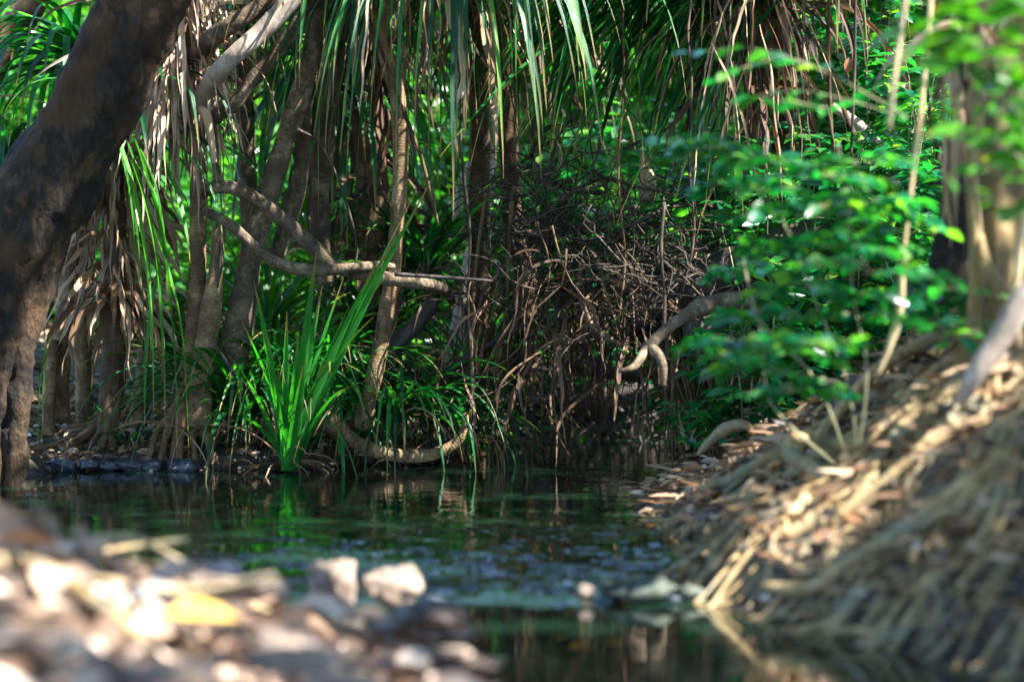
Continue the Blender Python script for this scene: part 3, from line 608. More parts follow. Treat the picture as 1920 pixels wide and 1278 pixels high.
screw_pine('screw pine with short green fans high in the upper left gap', [(470, 500, 13.4), (460, 200, 13.2), (440, -60, 13.0)], [34, 32, 30], 13., (440, -70), 80, .95, .045, (.2, 0, 0), 3.6, 30, .6, [(440, -50), (445, 30)], m='ring_grey')
screw_pine('screw pine with broad dark straps hanging right of the tall ringed stem', [(600, 740, 14.2), (610, 400, 14.0), (620, 120, 13.8)], [40, 36, 34], 13.8, (615, 110), 80, 1.3, .06, (0, 0, .1), 3.8, 60, .7, [(615, 150), (612, 260)], m='brown', deadm='dead_dark')

# loose hanging strips on the front
# --- sedges and strappy grass clumps
def sedge(label, px, py, Y, n, L, W, up=1.3, droop=2.2, bright=False, group='strap-leaved sedges on the left bank', dead=14, bias=(0, 0, 0), spread=.06):
    b = P(px, py, Y); t = thing('sedge_clump', label, 'sedge', b, group)
    mb = MB(); a = rng.random(n) * 6.283; z = up * (.5 + rng.random(n))
    d = np.stack([np.cos(a), np.sin(a), z], -1) + np.asarray(bias)
    straps(mb, b + np.stack([np.cos(a), np.sin(a), 0 * a], -1) * spread * rng.random(n)[:, None], d, L * (.55 + .5 * rng.random(n)), W * (.6 + .6 * rng.random(n)), droop * (.4 + .9 * rng.random(n)), 14, .015, .7, .45, .12)
    mb.build('blades', M[('strap', 'strap_bright', 'strap_fresh')[int(bright)]], t)
    if dead:
        mb = MB(); a = rng.random(dead) * 6.283; d = np.stack([np.cos(a), np.sin(a), .5 + 0 * a], -1)
        straps(mb, np.repeat([b], dead, 0), d, L * .5 * (.5 + rng.random(dead)), W * .5, 2.2, 12, .12, 3, .4, .5); mb.build('dead_blades', M['dead'], t)
    return t
t = thing('sedge_clump', 'tall fresh green sedge fanning up out of the water, in front of all others', 'sedge', P(540, 880, 11.85), 'strap-leaved sedges on the left bank')
mb = MB()
for x1, y1, w_, dr in ((592, 500, .048, .25), (600, 560, .04, .3), (800, 375, .05, .5), (770, 405, .045, .6), (730, 480, .05, .7), (700, 520, .045, .8), (560, 640, .04, .3), (480, 560, .035, .6), (455, 620, .03, .8), (650, 600, .045, .8), (640, 540, .05, .4), (540, 600, .035, .1), (570, 690, .05, .2), (520, 700, .03, .3), (690, 640, .035, 1.6), (440, 700, .03, 1.5), (610, 700, .04, .8), (500, 640, .03, .5), (650, 760, .03, 2.2), (430, 800, .03, 2.4), (720, 560, .035, 1.2)):
    a = P(540 + 8 * rng.normal(), 882, 11.85 + .05 * rng.normal()); b = P(x1, y1, 11.55 + .1 * rng.normal()); L = np.linalg.norm(b - a) * (1 + .06 * dr)
    straps(mb, [a], [(b - a) / L + np.array([0, 0, .24 * dr])], L * 1.05, w_ * 1.3, dr * .45, 18, .008, .4, .5, 0, r=np.array([.75 + .25 * rng.random()]))
straps(mb, np.repeat([P(545, 700, 11.9)], 4, 0), [(.3, -.2, .5), (.5, -.1, .3), (-.4, -.1, .4), (.2, .1, .6)], [.6, .5, .45, .6], .03, 4., 14, .01, .5)
mb.build('blades', M['strap_fresh'], t)
mb = MB(); straps(mb, np.repeat([P(530, 872, 11.9)], 16, 0), np.concatenate([rand_dirs(16, .1, .6)]), .3 + .3 * rng.random(16), .012, 2.2, 12, .12, 3, .4, .5); mb.build('dead_blades', M['dead'], t)
sedge('arching dark sedge at the foot of the broken stump', 455, 800, 12.2, 130, 1.1, .03, 1.2, 2.4, 2)
sedge('dense sedge mound behind the tall fresh sedge', 520, 770, 12.45, 130, 1.05, .03, 1.3, 2.4, 2)
sedge('sedge with crossing blades left of the slim blotchy trunk', 615, 770, 12.35, 120, 1.0, .03, 1.3, 2.4, 2)
sedge('low dark sedge right of the slim blotchy trunk', 745, 790, 12.3, 120, .95, .026, .9, 3.)
sedge('drooping sedge over the raised tip of the fallen branch', 825, 800, 12.6, 60, .8, .026, 1., 3.4)
sedge('upright sedge in dappled light above the arching branch', 800, 520, 13.3, 80, .85, .036, 1.6, 2.)
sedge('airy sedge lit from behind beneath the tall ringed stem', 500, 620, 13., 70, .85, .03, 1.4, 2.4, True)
sedge('thin sedge beyond the dark wet branch', 900, 700, 13.6, 60, .8, .026, 1.3, 2.8)
sedge('sedge in the gloom behind the slim blotchy trunk', 700, 640, 13.2, 70, .9, .032, 1.3, 2.6)
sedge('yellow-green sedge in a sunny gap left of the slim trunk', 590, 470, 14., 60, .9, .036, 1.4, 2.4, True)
sedge('sedge at the water edge below the dark wet branch', 880, 830, 12.2, 24, .55, .022, 1.6, 1.6)
sedge('small sedge between prop roots of the shaggy screw pine', 240, 830, 12.15, 16, .35, .02, 1.3, 2.4, dead=6)
sedge('spiky green plant behind the thick leaning tree at left edge', 20, 560, 13.2, 60, 1.0, .04, 1.3, 2.4)
sedge('tall hanging sedge at the upper left edge', 10, 330, 13.6, 60, .9, .04, 1.0, 3.0)

# --- forked driftwood and roots at the back channel
t = thing('driftwood_branch', 'pale forked driftwood branch hanging over the back channel with sunlit tips', 'driftwood', P(1300, 590, 11.0))
trunk_obj('limb', None, None, [(1420, 560, 11.4), (1330, 570, 11.2), (1275, 598, 10.9), (1235, 630, 10.8), (1210, 658, 10.7), (1188, 688, 10.6), (1160, 696, 10.6)], [40, 32, 26, 22, 20, 15, 6], M['ring_grey'], 11, 16, .14, .015, 21, parent=t)
trunk_obj('limb', None, None, [(1212, 648, 10.75), (1232, 662, 10.65), (1244, 690, 10.6), (1243, 724, 10.6)], [22, 19, 16, 11], M['ring_grey'], 10.6, 14, .14, .015, 22, parent=t)
trunk_obj('hooked_branch', 'thin grey branch bending down to the right through the debris', 'branch', [(1082, 530), (1090, 565), (1110, 610), (1150, 640), (1185, 655)], [6, 12, 14, 13, 7], M['ring_grey'], 12., 12, .15)
trunk_obj('fallen_log', 'big dark fallen log sloping up to the right under the shrubs', 'log', [(1180, 600, 12.2), (1300, 540), (1450, 490), (1600, 425), (1760, 360), (1900, 320)], [70, 90, 100, 105, 110, 110], M['darkwood'], 12.2, 24, .2, .04, 31, flute=.06)
trunk_obj('fallen_log', 'second dark log lying low behind the blurred sapling', 'log', [(1290, 620, 11.8), (1400, 610), (1560, 570), (1760, 520)], [50, 60, 70, 70], M['darkwood'], 11.9, 20, .2, .04, 33)
trunk_obj('added_dark_log', 'added black log keeping the end of the back channel dark', 'log', [(930, 745, 14.4), (1040, 752), (1160, 740), (1290, 715), (1400, 690)], [24, 34, 38, 42, 44], M['darkwood'], 14.0, 16, .3, .04, 51, flute=.1)  # both black logs added to hide pale ground and stand for deep shade
trunk_obj('added_dark_log', 'added black branch darkening the hollow above the low black log', 'log', [(1000, 640, 14.2), (1100, 690), (1220, 700), (1330, 660)], [14, 24, 28, 30], M['darkwood'], 13.6, 14, .3, .04, 52, flute=.1)
trunk_obj('sunlit_branch', 'pale pink branch catching sun among the shrub leaves', 'branch', [(1560, 200), (1610, 235), (1650, 275), (1690, 330)], [16, 20, 18, 12], M['pale'], 12.4, 12, .12)
trunk_obj('bare_branch', 'grey bare branch bending under the shrub leaves near the tan tree', 'branch', [(1650, 345), (1690, 325), (1740, 318), (1760, 290), (1745, 230), (1738, 150)], [12, 11, 11, 10, 8, 6], M['twig'], 11.6, 10, .12, .02, 3)
# flood debris: twigs heap, hanging rootlets
def twigs(mb, n, cx, cy, cz, sx, sy, sz, L, rad, vertical=0., sides=4, curv=.5):
    for i in range(n):
        c = np.array([cx + sx * rng.normal(), cy + sy * rng.normal(), cz + sz * rng.normal()])
        d = nrm(rng.normal(size=3) * [1, .6, .5 + 0 * vertical] * (1 - vertical) + np.array([0, 0, -1.]) * vertical)
        l = L * (.4 + .9 * rng.random()); pts = [c]; k = 5
        for j in range(k):
            d = nrm(d + curv * rng.normal(size=3) * [1, .7, .8]); c = c + d * l / k; pts.append(c)
        r = rad * (.5 + rng.random()); tube(mb, pts, np.linspace(r, r * .4, k + 1), sides, .07, 0)
c = P(1090, 440, 12.4); mb = MB(); twigs(mb, 230, *c, .24, .18, .17, .5, .004)
for k in range(22):
    a = c + np.array([.3 * rng.normal(), .2 * rng.normal(), .2 * rng.normal()]); d = rand_dirs(1, -.6, .5)[0] * [1, .6, 1]; pts = [a]
    for j in range(6): d = nrm(d + .3 * rng.normal(size=3)); pts.append(pts[-1] + d * .13)
    r = .007 + .009 * rng.random(); tube(mb, pts, np.linspace(r, r * .3, 7), 6, .04, .2, .01, 20, k)
    for j in range(7):
        q = pts[1 + int(rng.integers(0, 5))]; e = rand_dirs(1)[0]; w_ = [q]
        for m_ in range(4): e = nrm(e + .5 * rng.normal(size=3)); w_.append(w_[-1] + e * .06)
        tube(mb, w_, np.linspace(r * .45, r * .12, 5), 4, .05, .1)
twigs(mb, 60, *P(1010, 400, 12.3), .10, .12, .12, .5, .006)
twigs(mb, 160, *P(1230, 520, 12.1), .2, .2, .07, .45, .005)
tag(mb.build('debris_twigs', M['twig'], None, c), 'tangled heap of dark flood-borne twigs caught over the back channel', 'debris', kind='stuff')
mb = MB()
for k in range(9):
    q = P(930 + 50 * k, 560 + 20 * rng.random(), 12.5); twigs(mb, 18, q[0], 12.5, q[2] + .08, .10, .35, .14, .75, .004, .75, 4, .35)
tag(mb.build('hanging_rootlets', M['brown'], None, P(1100, 560, 12.5)), 'curtain of thin brown rootlets hanging to the water of the back channel', 'rootlets', kind='stuff')
mb = MB()
n = 230; bx = P(1130, 560, 12.5); b = bx + rng.normal(size=(n, 3)) * [.42, .35, .16]
straps(mb, b, rand_dirs(n, -1, .4), .25 + .5 * rng.random(n), .012 + .014 * rng.random(n), 3., 12, .2, 4, .4, .5, taper=4)
tag(mb.build('snagged_leaves', M['dead_dark'], None, bx), 'snagged brown strap leaves dangling in the flood debris', 'debris', kind='stuff')
mb = MB(); twigs(mb, 260, *P(1090, 740, 14.6), .5, .5, .13, .7, .009)
tag(mb.build('bank_debris', M['darkwood'], None, P(1060, 770, 14.6)), 'dark sticks and rotten debris piled at the back channel edge', 'debris', kind='stuff')
# dark cave-like bank in the back: root masses
mb = MB()
for k in range(40):
    a = P(1250 + 120 * rng.random(), 560 + 40 * rng.random(), 11.9 + .3 * rng.random()); b = PW(1180 + 180 * rng.random(), 800 + 8 * rng.random()); b[2] = .02
    b[1] = a[1] + .3 * rng.normal(); tube(mb, [a, (a + b) / 2 + .09 * rng.normal(size=3), b], [.009, .007, .004], 5, .05, .1)
tag(mb.build('bank_roots', M['brown'], None, P(1300, 580, 12)), 'fine dark roots dangling from the bank under the low log', 'roots', kind='stuff')
# teardrop sheath
mb = MB(); tube(mb, pix([(1205, 285), (1208, 310), (1214, 345), (1212, 372), (1208, 380)], 12.9), [wpx(q, 12.9) for q in (5, 22, 38, 30, 8)], 16, .01, .06)
tag(mb.build('leaf_sheath', M['sheath'], None, P(1210, 340, 12.9)), 'tan teardrop-shaped dry leaf sheath hanging above the debris heap', 'leaf sheath')
mb = MB(); c = P(1015 + 580, 125, 11.5)
leaves(mb, [P(1592, 108, 11.6)], [(0, 0, -1.)], [(.3, -1, .1)], .075, .06, 2, curl=.4); tag(mb.build('dead_leaf', M['litter'], None, P(1592, 108, 11.6)), 'single dead leaf caught on a vertical stem in the green shrubs', 'leaf')
mb = MB(); tube(mb, pix([(372, 205), (385, 212), (394, 250), (402, 305)], 11.9), [wpx(q) for q in (14, 20, 18, 10)], 8, .02, .15)
tag(mb.build('dead_leaf_sheath', M['sheath'], None, P(385, 205, 11.9)), 'folded brown leaf base sticking out beside the pale skirt', 'leaf sheath')

# --- shrubs
def twig_leaves(stem, P_, pts, nl, size, sag=.1, asp=.5, tilt=.35, rad=.002):
    pts = np.asarray(pts); tube(stem, pts, np.linspace(rad, rad * .4, len(pts)), 4, .06, 0)
    seg = np.linspace(.12, 1, nl) * (len(pts) - 1); i = np.minimum(seg.astype(int), len(pts) - 2); f = (seg - i)[:, None]
    c = pts[i] * (1 - f) + pts[i + 1] * f; d = nrm(pts[i + 1] - pts[i]); s = nrm(np.cross(d, [0, 0, 1.]) + 1e-6)
    sg = np.where(np.arange(nl) % 2, 1., -1.)[:, None]
    dd = d * .55 + s * sg * .8 + np.array([0, 0, -sag]) + .15 * rng.normal(size=(nl, 3))
    P_[0].append(c); P_[1].append(dd); P_[2].append(np.array([0, 0, 1.]) + tilt * rng.normal(size=(nl, 3))); P_[3].append(size * (.6 + .6 * rng.random(nl)))
def flush(mb, P_, detail, asp=.52, r=None):
    if P_[0]: leaves(mb, np.concatenate(P_[0]), np.concatenate(P_[1]), np.concatenate(P_[2]), np.concatenate(P_[3]), np.concatenate(P_[3]) * asp, detail, curl=.25)
def shrub(name, label, cat, base, h, spread, nstem, ntwig, nl, size, group=None, detail=1, m='ovate', lean=(0, 0), sm_='stem', lo=.2, rad=.006, asp=.52, tw=.42):
    t = thing(name, label, cat, base, group); st = MB(); lf = MB(); Q = [[], [], [], []]
    for s_ in range(nstem):
        a = rng.random() * 6.283; e = np.array([math.cos(a) * spread * rng.random() + lean[0], math.sin(a) * spread * rng.random() + lean[1], h * (.65 + .4 * rng.random())])
        b0 = np.asarray(base) + np.array([.006 * rng.normal(), .006 * rng.normal(), -.03]); mid = b0 + e * [.35, .35, .55] + .05 * rng.normal(size=3)
        pts = np.array([b0, b0 + (mid - b0) * .5, mid, mid + (b0 + e - mid) * .55 + .03 * rng.normal(size=3), b0 + e])
        tube(st, pts, np.linspace(rad, rad * .35, 5), 5, .08, .05)
        pr, _ = resample(pts, [1] * 5, .05)
        for k in range(ntwig):
            q = pr[int((lo + (1 - lo) * rng.random()) * (len(pr) - 1))]; d = rand_dirs(1, -.05, .45)[0]; l = spread * tw * (.5 + rng.random())
            p1 = q + d * l * .5 + .02 * rng.normal(size=3); p2 = p1 + nrm(d + [0, 0, -.35]) * l * .5
            twig_leaves(st, Q, [q, p1, p2], nl, size)
    flush(lf, Q, detail, asp); st.build('stems', M[sm_], t); lf.build('leaves', M[m], t); return t
GS = 'leafy shrubs on the right bank'
def gxy(px, py, Y):
    q = P(px, py, Y); q[2] = float(ground(q[0], q[1])); return q
shr = [('leafy shrub under the rust-brown skirt', 1330, 12.9, 1.7, .5, 6, 20), ('glossy shrub in the middle of the green thicket', 1450, 12.4, 1.8, .55, 7, 22), ('tall shrub reaching the top of the frame right of the rust-brown skirt', 1560, 12.8, 2.5, .6, 8, 26),
       ('dense shrub behind the pale pink branch', 1650, 12.9, 2.4, .55, 8, 26), ('shrub crowding the tan fig tree from behind', 1760, 12.3, 2.3, .5, 7, 22), ('low shrub spilling over the fallen log', 1500, 11.6, 1.25, .45, 6, 18),
       ('low shrub left end of the thicket above the debris', 1270, 12.7, 1.25, .4, 5, 18), ('small-leaved shrub beside the leaning dark log', 1610, 11.7, 1.5, .45, 6, 18), ('shrub with wide tiers of leaves behind the tan liana', 1700, 11.5, 1.7, .45, 6, 18),
       ('low glossy shrub under the leaf tiers in shade', 1400, 11.3, .95, .42, 5, 16), ('tall thin shrub behind the hanging teal leaves', 1200, 14.2, 2.4, .6, 7, 22), ('shrub glowing in sun beyond the debris heap', 1080, 15.6, 2.2, .7, 7, 22)]
for lab, px, Y, h, sp, ns, tw in shr:
    shrub('shrub', lab, 'shrub', gxy(px, 500, Y), h, sp, ns, tw, 8, .1, GS)
# small plant at the water
shrub('seedling', 'small seedling with teal leaves at the end of the back channel', 'seedling', P(1290, 830, 11.2), .22, .16, 4, 5, 5, .07, lo=.5)
shrub('seedling', 'tiny bright sprig on the root-covered bank', 'seedling', P(1650, 900, 8.0), .06, .05, 3, 3, 4, .03, lo=.3, m='strap_bright')
shrub('seedling', 'leafy seedling in front of the broad roots by the tan tree', 'seedling', P(1780, 640, 8.6), .3, .2, 4, 6, 6, .075, lo=.35)

# blurred sapling in front of the right bank: stems with horizontal tiers
t = thing('sapling', 'blurred many-stemmed sapling with flat tiers of teal leaves on the root bank', 'sapling', gxy(1600, 900, 8.4))
st = MB(); lf = MB(); Q = [[], [], [], []]
for pts in ([(1640, 900), (1600, 760), (1560, 640), (1510, 520), (1470, 420), (1400, 330)], [(1650, 890), (1625, 700), (1600, 560), (1590, 400), (1570, 260)], [(1600, 900), (1560, 780), (1520, 700), (1440, 620), (1400, 560)], [(1450, 860), (1448, 760), (1430, 640), (1400, 520), (1385, 440)], [(1610, 880), (1600, 780), (1570, 720), (1450, 690)]):
    p_ = pix(pts, 8.3 + .2 * rng.normal()); p_[0] = P(1600, 900, 8.4); tube(st, p_, [.006] + [.0042] * (len(p_) - 2) + [.002], 6, .05, .05)
tiers = [(1340, 350, 90), (1420, 300, 120), (1590, 300, 130), (1660, 420, 120), (1350, 640, 120), (1500, 640, 160), (1520, 330, 160), (1430, 350, 190), (1330, 270, 120), (1480, 400, 230), (1530, 395, 170), (1400, 590, 90), (1560, 500, 230), (1480, 530, 130), (1450, 660, 150), (1560, 590, 150), (1380, 690, 110), (1470, 730, 160), (1600, 460, 130), (1440, 470, 90), (1600, 370, 130), (1380, 515, 60), (1620, 560, 90), (1530, 470, 180)]
for cx, cy, wd in tiers:
    Y = 8.2 + .25 * rng.normal(); w2 = wd / F * Y
    for k in range(4):
        a = P(cx + wd * .45 * (rng.random() - .2), cy + 8 * rng.normal(), Y + .1 * rng.normal()); sgn = -1 if k % 2 else 1
        b_ = a + np.array([sgn * w2 * (.45 + .3 * rng.random()), .12 * rng.normal(), -.012]); m_ = (a + b_) / 2 + np.array([0, 0, .018])
        twig_leaves(st, Q, [a, m_, b_], 7 + int(wd / 40), .085, sag=.05, tilt=.45)
flush(lf, Q, 2, .56); st.build('stems', M['stem'], t); lf.build('leaves', M['ovate'], t)
# near branch upper right
def spray(label, segs, Y, size, m='strap_bright', nl=9, jitter=.1):
    b = P(*segs[0][0], Y); t = thing('leafy_branch', label, 'branch', b, 'blurred leafy branches close to the camera'); st = MB(); lf = MB(); Q = [[], [], [], []]
    for pts in segs:
        p_ = np.array([b] + [P(*q, Y + jitter * rng.normal()) for q in (pts if pts is segs[0] else pts)][(1 if pts is segs[0] else 0):]); p_, _ = resample(p_, [1] * len(p_), .05); twig_leaves(st, Q, p_, nl, size, .12, tilt=.5, rad=.003)
    flush(lf, Q, 2, .5); st.build('twigs', M['stem'], t); lf.build('leaves', M[m], t)
spray('bright sunlit leafy branch reaching in at the upper right corner', [[(2000, 120), (1900, 60), (1830, 20), (1780, -10)], [(2000, 300), (1900, 160), (1820, 70), (1760, 40)], [(2000, 330), (1900, 200), (1810, 110), (1700, 60)], [(2000, 380), (1930, 270), (1860, 190), (1800, 130)], [(2000, 420), (1940, 350), (1900, 280), (1820, 240)], [(1960, 200), (1890, 150), (1830, 90)], [(2010, 60), (1940, 30), (1890, -20)], [(2000, 110), (1900, 110), (1800, 70), (1730, 90)], [(2000, 270), (1920, 235), (1840, 240), (1760, 170)], [(1990, 350), (1920, 310), (1850, 320)]], 6.9, .13, nl=12)
spray('leafy sprig hanging halfway down the right edge of the frame', [[(2000, 460), (1930, 420), (1870, 380), (1800, 350)], [(2000, 420), (1940, 400), (1900, 385)]], 6.9, .09, nl=9)
spray('blurred leaf sprig on a thin branch over the rust-brown skirt', [[(1560, 140), (1480, 110), (1400, 90), (1290, 100)], [(1480, 110), (1400, 125), (1340, 150)], [(1700, 220), (1600, 190), (1500, 170), (1420, 180)], [(1560, 200), (1480, 190), (1390, 180)]], 8.2, .1, m='ovate', nl=10)
spray('blurred leaf sprig with teal leaves right of the debris heap', [[(1470, 300), (1380, 285), (1300, 270), (1215, 262)], [(1460, 330), (1390, 310), (1330, 300)]], 8.6, .09, m='ovate', nl=9)
spray('green leaf sprig in front of the tan fig trunk', [[(1990, 250), (1930, 260), (1870, 270), (1820, 262)], [(1960, 300), (1900, 290)]], 7.2, .08, m='ovate', nl=8)
spray('dark teal leaf sprig in front of the lower fig trunk', [[(1900, 560), (1840, 550), (1760, 540), (1720, 560)], [(1880, 600), (1820, 600), (1740, 610)], [(1860, 640), (1830, 620), (1780, 640)]], 8., .1, m='ovate', nl=8)

# --- tan fig tree and its roots
FB = P(1880, 655, 8.6)
t = thing('fig_tree', 'tan fig tree with fluted trunk and sprawling roots on the right bank', 'tree', FB)
trunk_obj('trunk', None, None, [(1885, 700), (1882, 640), (1885, 560), (1882, 420), (1885, 260), (1885, 60), (1880, -120), (1870, -330)], [190, 150, 130, 128, 124, 120, 115, 110], M['fig'], 8.6, 60, .1, .02, 41, flute=.15, parent=t, nscale=5, ridge=.06)
trunk_obj('strand', None, None, [(1820, 640, 8.45), (1832, 500, 8.42), (1822, 330, 8.45), (1835, 200, 8.45), (1850, 60, 8.45)], [34, 30, 24, 24, 20], M['fig'], 8.45, 12, .15, parent=t)
trunk_obj('strand', None, None, [(1905, 660, 8.35), (1885, 560, 8.33), (1850, 500, 8.36), (1838, 440, 8.42)], [40, 36, 26, 14], M['fig'], 8.4, 12, .18, parent=t)
trunk_obj('root', None, None, [(1980, 500, 7.6), (1920, 560, 7.6), (1870, 640, 7.6), (1830, 700, 7.6), (1800, 760, 7.62)], [60, 50, 46, 40, 20], M['pale'], 7.6, 16, .12, parent=t)
def root_path(x, y, a, L, k=9, wig=.35, lift=.4, r=.015, home=None):
    pts = []; 
    for i in range(k):
        pts.append((x, y, float(ground(x, y)) + r * lift + .006 * rng.normal())); a += wig * rng.normal() * .5
        if home is not None: a += (home - a) * .15
        x += math.cos(a) * L / k; y += math.sin(a) * L / k
        if float(ground(x, y)) < -.06: pts.append((x, y, -.08)); break
    return np.array(pts)
nroot = 0
for hp in ([(1990, 925, 7.2), (1850, 950, 7.2), (1700, 990, 7.2), (1600, 1050, 7.15), (1520, 1100, 7.15), (1430, 1098, 7.2)], [(1640, 800, 9), (1560, 850, 9), (1470, 940, 9.1), (1400, 985, 9.1), (1325, 1010, 9.1)], [(1560, 860, 9.4), (1460, 900, 9.5), (1380, 960, 9.5), (1310, 950, 9.6)],
           [(1900, 640, 8.9), (1800, 620, 9), (1720, 650, 9), (1640, 700, 9.1), (1560, 800, 9.2)], [(1900, 700, 8.4), (1760, 760, 8.5), (1640, 830, 8.5), (1560, 830, 8.6), (1480, 820, 8.6)], [(1480, 850, 9), (1560, 890, 8.6), (1640, 900, 8.3)]):
    q = pix(hp, 8)
    for z in q: z[2] = max(z[2], float(ground(z[0], z[1])) + .012)
    mb = MB(); tube(mb, q, np.linspace(.034, .02, len(q)), 14, .03, .16, .012, 9, nroot); mb.build('root', M['root'], t); nroot += 1
while nroot < 96:
    if nroot < 52: x, y = 1.95 + .25 * rng.normal(), 8.4 + .5 * rng.normal(); L = 1.6 + rng.random(); a = R(205 + 45 * rng.normal())
    else: x, y = 1.0 + .9 * rng.random(), 6.6 + 3.4 * rng.random(); L = .5 + .9 * rng.random(); a = R(215 + 35 * rng.normal())
    r = .010 + .026 * rng.random() ** 1.6
    q = root_path(x, y, a, L, r=r, home=R(215), wig=.75, k=12)
    if len(q) < 4: continue
    mb = MB(); tube(mb, q, np.linspace(r, r * .35, len(q)), 9, .03, .25, .03, 9, nroot); ro = mb.build('root', M['root'], t); nroot += 1
    if r > .014 and len(q) > 6:
        j = int(rng.integers(2, len(q) - 3)); q2 = root_path(q[j][0], q[j][1], R(215) + rng.choice([-1, 1]) * .8, .6, r=r * .5, wig=1.2, k=8)
        if len(q2) > 3:
            q2[0] = q[j]; mb = MB(); tube(mb, q2, np.linspace(r * .6, r * .2, len(q2)), 7, .03, .2, .01, 9, nroot); ch = mb.build('rootlet', M['root'], None, t.location); ch.location = (0, 0, 0); ch.parent = ro
mb = MB()
for k in range(520):
    x, y = .5 + 1.9 * rng.random(), 6.2 + 4.4 * rng.random()
    if float(sdist(np.array([x, y]))) < .02: continue
    q = root_path(x, y, R(220 + 45 * rng.normal()), .25 + .5 * rng.random(), 7, .9, .8, .005)
    if len(q) < 4: continue
    r = .002 + .006 * rng.random() ** 1.5; tube(mb, q, np.linspace(r, r * .5, len(q)), 5, .05, .15)
o = mb.build('fine_roots', M['root'], t); o['kind'] = 'stuff'
mb = MB(); skirt(mb, pix([(1815, 20), (1820, 90), (1850, 60), (1900, 60)], 8.4), 16, .4, .035, rad=.06, out=.4); mb.build('dead_leaves', M['dead'], t)
mb = MB(); straps(mb, pix([(1775, 110), (1790, 130), (1800, 160), (1770, 200)], 8.5), [(.1, 0, -1.), (.15, 0, -1), (-.1, 0, -1), (.1, 0, -1)], [.6, .75, .5, .5], [.05, .05, .04, .05], 1., 14, .06, 2, .6); mb.build('bark_strip', M['sheath'], t)
trunk_obj('rough_tree', 'dark fissured trunk standing just behind the tan fig tree', 'tree', [(1770, 560), (1790, 440), (1800, 330), (1815, 180), (1820, -40), (1830, -250)], [90, 70, 62, 58, 54, 50], M['bark_big'], 9.4, 24, .16, .03, 43, flute=.08)
# lianas
GV = 'lianas and hanging vines'
trunk_obj('liana', 'knobbly tan liana hanging down to the roots right of the sapling', 'liana', [(1752, -80), (1745, 60), (1728, 220), (1712, 330), (1695, 480), (1688, 580), (1668, 650), (1642, 705)], [8, 9, 10, 9, 10, 14, 12, 8], M['vine'], 8.2, 9, .25, .02, 5, group=GV, wob=.01)
trunk_obj('liana', 'blurred tan liana hanging at the top right of the shrubs', 'liana', [(1705, -60), (1695, 20), (1680, 120), (1670, 210), (1668, 245)], [12, 12, 11, 10, 6], M['vine'], 7.8, 9, .2, .02, 6, group=GV)
trunk_obj('liana', 'pale liana bending by the roots at the right edge', 'liana', [(1930, 380), (1915, 450), (1905, 530), (1880, 600), (1850, 650)], [14, 15, 15, 12, 9], M['vine'], 7.7, 9, .2, .02, 7, group=GV)
vi = [('thin stem rising through the right-hand shrubs', [(1602, -30), (1600, 60), (1598, 150), (1590, 330), (1578, 480)], 6, 11.6), ('reddish thin stem left of the single dead leaf', [(1555, -30), (1552, 100), (1560, 260), (1570, 420)], 7, 12.), ('thin vine hanging between the teal straps and rust-brown skirt', [(1300, -30), (1292, 60), (1296, 140), (1290, 300), (1300, 440), (1270, 560)], 5, 11.8),
      ('wavy vine hanging over the debris heap', [(1165, -30), (1170, 150), (1160, 320), (1172, 480), (1160, 600)], 5, 11.9), ('dangling vine left of the pale smooth trunk', [(866, 80), (862, 260), (880, 430), (876, 560), (884, 700), (880, 820)], 6, 12.0), ('dark vine dropping into the water beside the dark wet branch', [(905, 380), (890, 540), (888, 680), (892, 800)], 7, 12.2),
      ('looping vine across the tall ringed stem', [(555, 240), (600, 270), (640, 350), (670, 470), (640, 560)], 5, 11.9), ('dry stem beside the flood debris at left', [(955, 380), (950, 480), (945, 600), (930, 760)], 8, 12.2), ('vine rising at the far end of the pool', [(1245, 380), (1240, 470), (1248, 560), (1245, 640)], 7, 11.7),
      ('thin curved vine left of the central slim trunk', [(640, -20), (700, 60), (745, 180), (790, 300), (820, 420)], 7, 11.95)]
for k, (lab, pts, w_, Y) in enumerate(vi):
    trunk_obj('vine', lab, 'vine', pts, [w_] * len(pts), M['brown' if k % 2 else 'twig'], Y, 7, .2, .03, k, group=GV, wob=.012)
# hanging drapes of thin dead strips (front layer)
def drape(label, xs, ytop, Y, n, L, w_=.014, m='dead'):
    b = np.array([P(xs[0] + (xs[1] - xs[0]) * rng.random(), ytop + 60 * rng.normal(), Y + .3 * rng.normal()) for _ in range(n)])
    mb = MB(); d = rand_dirs(n, -1, -.7); straps(mb, b, d, L * (.4 + .9 * rng.random(n)), w_ * (.6 + .8 * rng.random(n)), 1.5, 18, .09, 4, .5, .2, taper=5)
    tag(mb.build('hanging_dead_leaves', M[m], None, b[0]), label, 'dead leaves', 'drapes of dead leaves hanging from above', 'stuff')
drape('thin dry leaf strips trailing over the slim blotchy trunk', (640, 800), -60, 12., 22, .7, .010)
drape('dark dry leaf strips trailing in the middle of the green curtain', (840, 1060), -60, 12.1, 26, .8, .012, 'dead_dark')
drape('rusty dry strips trailing left of the leafy shrubs', (1290, 1480), 0, 11.9, 50, .8, .011, 'dead')

